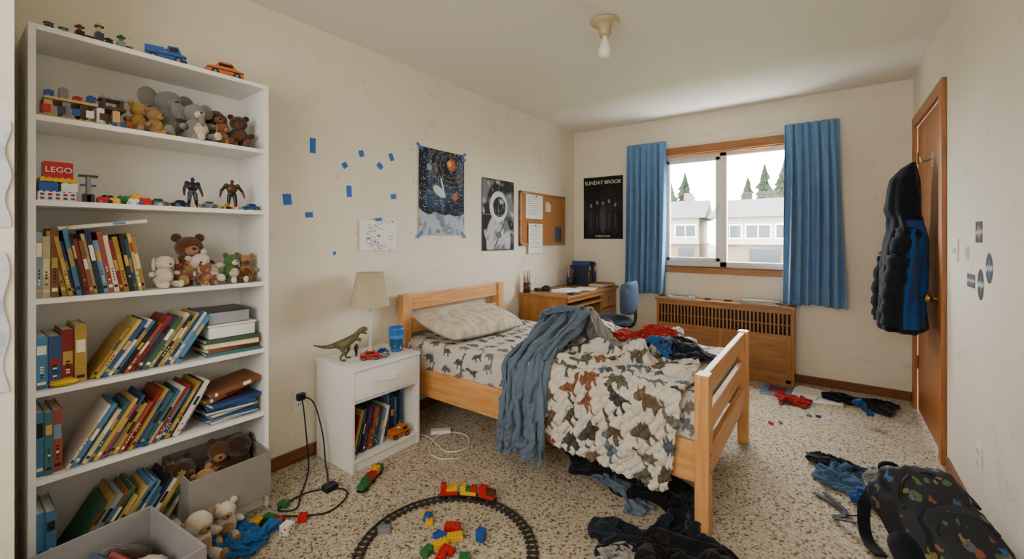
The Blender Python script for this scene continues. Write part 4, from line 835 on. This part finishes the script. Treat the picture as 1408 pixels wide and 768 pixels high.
bk(mb,Tm(.33,-.26,.09,.35,-.75,.25),.025,.19,.2,b[3]); bk(mb,Tm(.34,-.20,.08,.35,-.7,.25),.02,.17,.2,b[1]); bk(mb,Tm(.36,-.38,.05,.2,-.5,.15),.02,.22,.2,b[7]); bk(mb,Tm(.3,-.42,.06,-.1,-.3,.1),.02,.22,.18,b[0]); mb.ell((.10,-.12,.15),(.085,.08,.085),PL['dkbrown'],nz=.2); mb.ell((.32,-.08,.16),(.06,.055,.05),PL['grey'],nz=.2); mb.ell((.21,-.08,.16),(.06,.05,.05),PL['cream'],nz=.2)
mb.box((.05,-.3,.1),(.18,-.2,.2),CP['dk'],Tm(0,0,0,.2)); mb.build('books_and_toys_pile')
# ---------------- exterior
GRASS=mat('grass','#667050',.95,.3,.6); SID=mat('siding','#9a9387',.8,.04,.5); ROOF=mat('roof_shingle','#4f4b4b',.9,.1,2); HW=mat('house_window','#2a3038',.2); BRK=mat('brick_base','#735f4e',.9,.1,2)
mb=MB(); mb.box((-80,6,-1.0),(60,140,-.75),GRASS); mb.build('lawn')
def house(x,y,w,d,h,rz,rh=2.2):
    mb=MB(); mb.X=Tm(x,y,-.75,rz); mb.box((-w/2,-d/2,0),(w/2,d/2,1.5),BRK); mb.box((-w/2,-d/2-.3,1.5),(w/2,d/2,h),SID)
    vs=[(-w/2-.5,-d/2-.9,h),(w/2+.5,-d/2-.9,h),(w/2+.5,d/2+.5,h),(-w/2-.5,d/2+.5,h),(-w/2-.5,0,h+rh),(w/2+.5,0,h+rh)]
    mb.add(vs,[(0,1,5,4),(2,3,4,5),(0,4,3),(1,2,5),(0,3,2,1)],ROOF)
    for i in range(4):
        X=-w/2+w*(i+.5)/4; mb.box((X-.85,-d/2-.36,h-1.6),(X+.85,-d/2-.3,h-.5),WHITE); mb.box((X-.75,-d/2-.38,h-1.5),(X+.75,-d/2-.35,h-.6),HW); mb.box((X-.03,-d/2-.4,h-1.5),(X+.03,-d/2-.36,h-.6),WHITE)
        if i%2: mb.box((X-.6,-d/2-.08,.3),(X+.6,-d/2-.01,1.2),HW)
    mb.box((-.5,-d/2-.1,0),(.4,-d/2,1.45),HW); mb.box((w*.3,0,h+.6),(w*.3+.7,.7,h+rh+.7),BRK); mb.build('house')
house(-10.5,40,8,7,3.6,.12,1.7); house(-.6,39,7.5,7,3.5,-.05,1.6)
TR=mat('conifer','#26321f',.95,.4,3)
def tree(x,y,h,s):
    mb=MB(); rr=random.Random(s); mb.cyl((x,y,-.75),(x,y,h*.3),.22,.18,CP['brown'],8)
    L_=15
    for i in range(L_):
        z=h*.1+h*.88*i/L_; r=h*.27*(1-i/L_)**.9+.15; S=18; vs=[(x,y,z+h*.13)]
        for q in range(S): a=2*math.pi*q/S+i; k=r*(1 if q%2 else .45)*rr.uniform(.7,1.3); vs.append((x+k*math.cos(a),y+k*math.sin(a),z-rr.random()*.6))
        mb.add(vs,[(0,1+q,1+(q+1)%S) for q in range(S)],TR)
    mb.build('conifer_tree')
for i,(x,y,h) in enumerate(((-5.2,56,8.0),(-3.4,55,9.2),(-1.7,57,9.8),(-.2,53,8.8),(-13.5,54,8.5),(-12.4,57,9.3),(-15.2,52,7.5))): tree(x,y,h,i)
# ---------------- lights
w=bpy.data.worlds.new('World'); scene.world=w; w.use_nodes=True; N=w.node_tree.nodes; L=w.node_tree.links; bg=N['Background']
tcw=N.new('ShaderNodeTexCoord'); nzw=N.new('ShaderNodeTexNoise'); nzw.inputs['Scale'].default_value=3; L.new(tcw.outputs['Generated'],nzw.inputs['Vector'])
crw=N.new('ShaderNodeValToRGB'); crw.color_ramp.elements[0].color=(.92,.96,1,1); crw.color_ramp.elements[1].color=(1,.99,.98,1); L.new(nzw.outputs['Fac'],crw.inputs[0]); L.new(crw.outputs[0],bg.inputs[0]); bg.inputs[1].default_value=29
def area(name,loc,rot,sx,sy,e,col,portal=False):
    l=bpy.data.lights.new(name,'AREA'); l.shape='RECTANGLE'; l.size=sx; l.size_y=sy; l.energy=e; l.color=col
    if portal: l.cycles.is_portal=True
    o=bpy.data.objects.new(name,l); scene.collection.objects.link(o); o.location=loc; o.rotation_euler=rot; return o
area('window_portal',(1.55,BY+.11,1.5),(math.radians(-90),0,0),1.14,1.1,1,(1,1,1),True)
area('room_fill_light',(1.7,-1.15,1.6),(math.radians(95),0,0),1.8,1.2,54,(1,.96,.90))
# ---------------- camera
cam=bpy.data.cameras.new('camera'); co=bpy.data.objects.new('camera',cam); scene.collection.objects.link(co); scene.camera=co
co.location=(2.36,0,1.23); co.rotation_euler=(math.pi/2,0,math.radians(36.46)); cam.sensor_width=36; cam.lens=36*590/1408; cam.shift_y=-57/1408; cam.clip_start=.02; cam.clip_end=500
print('TOTAL',round(time.time()-T0,1))
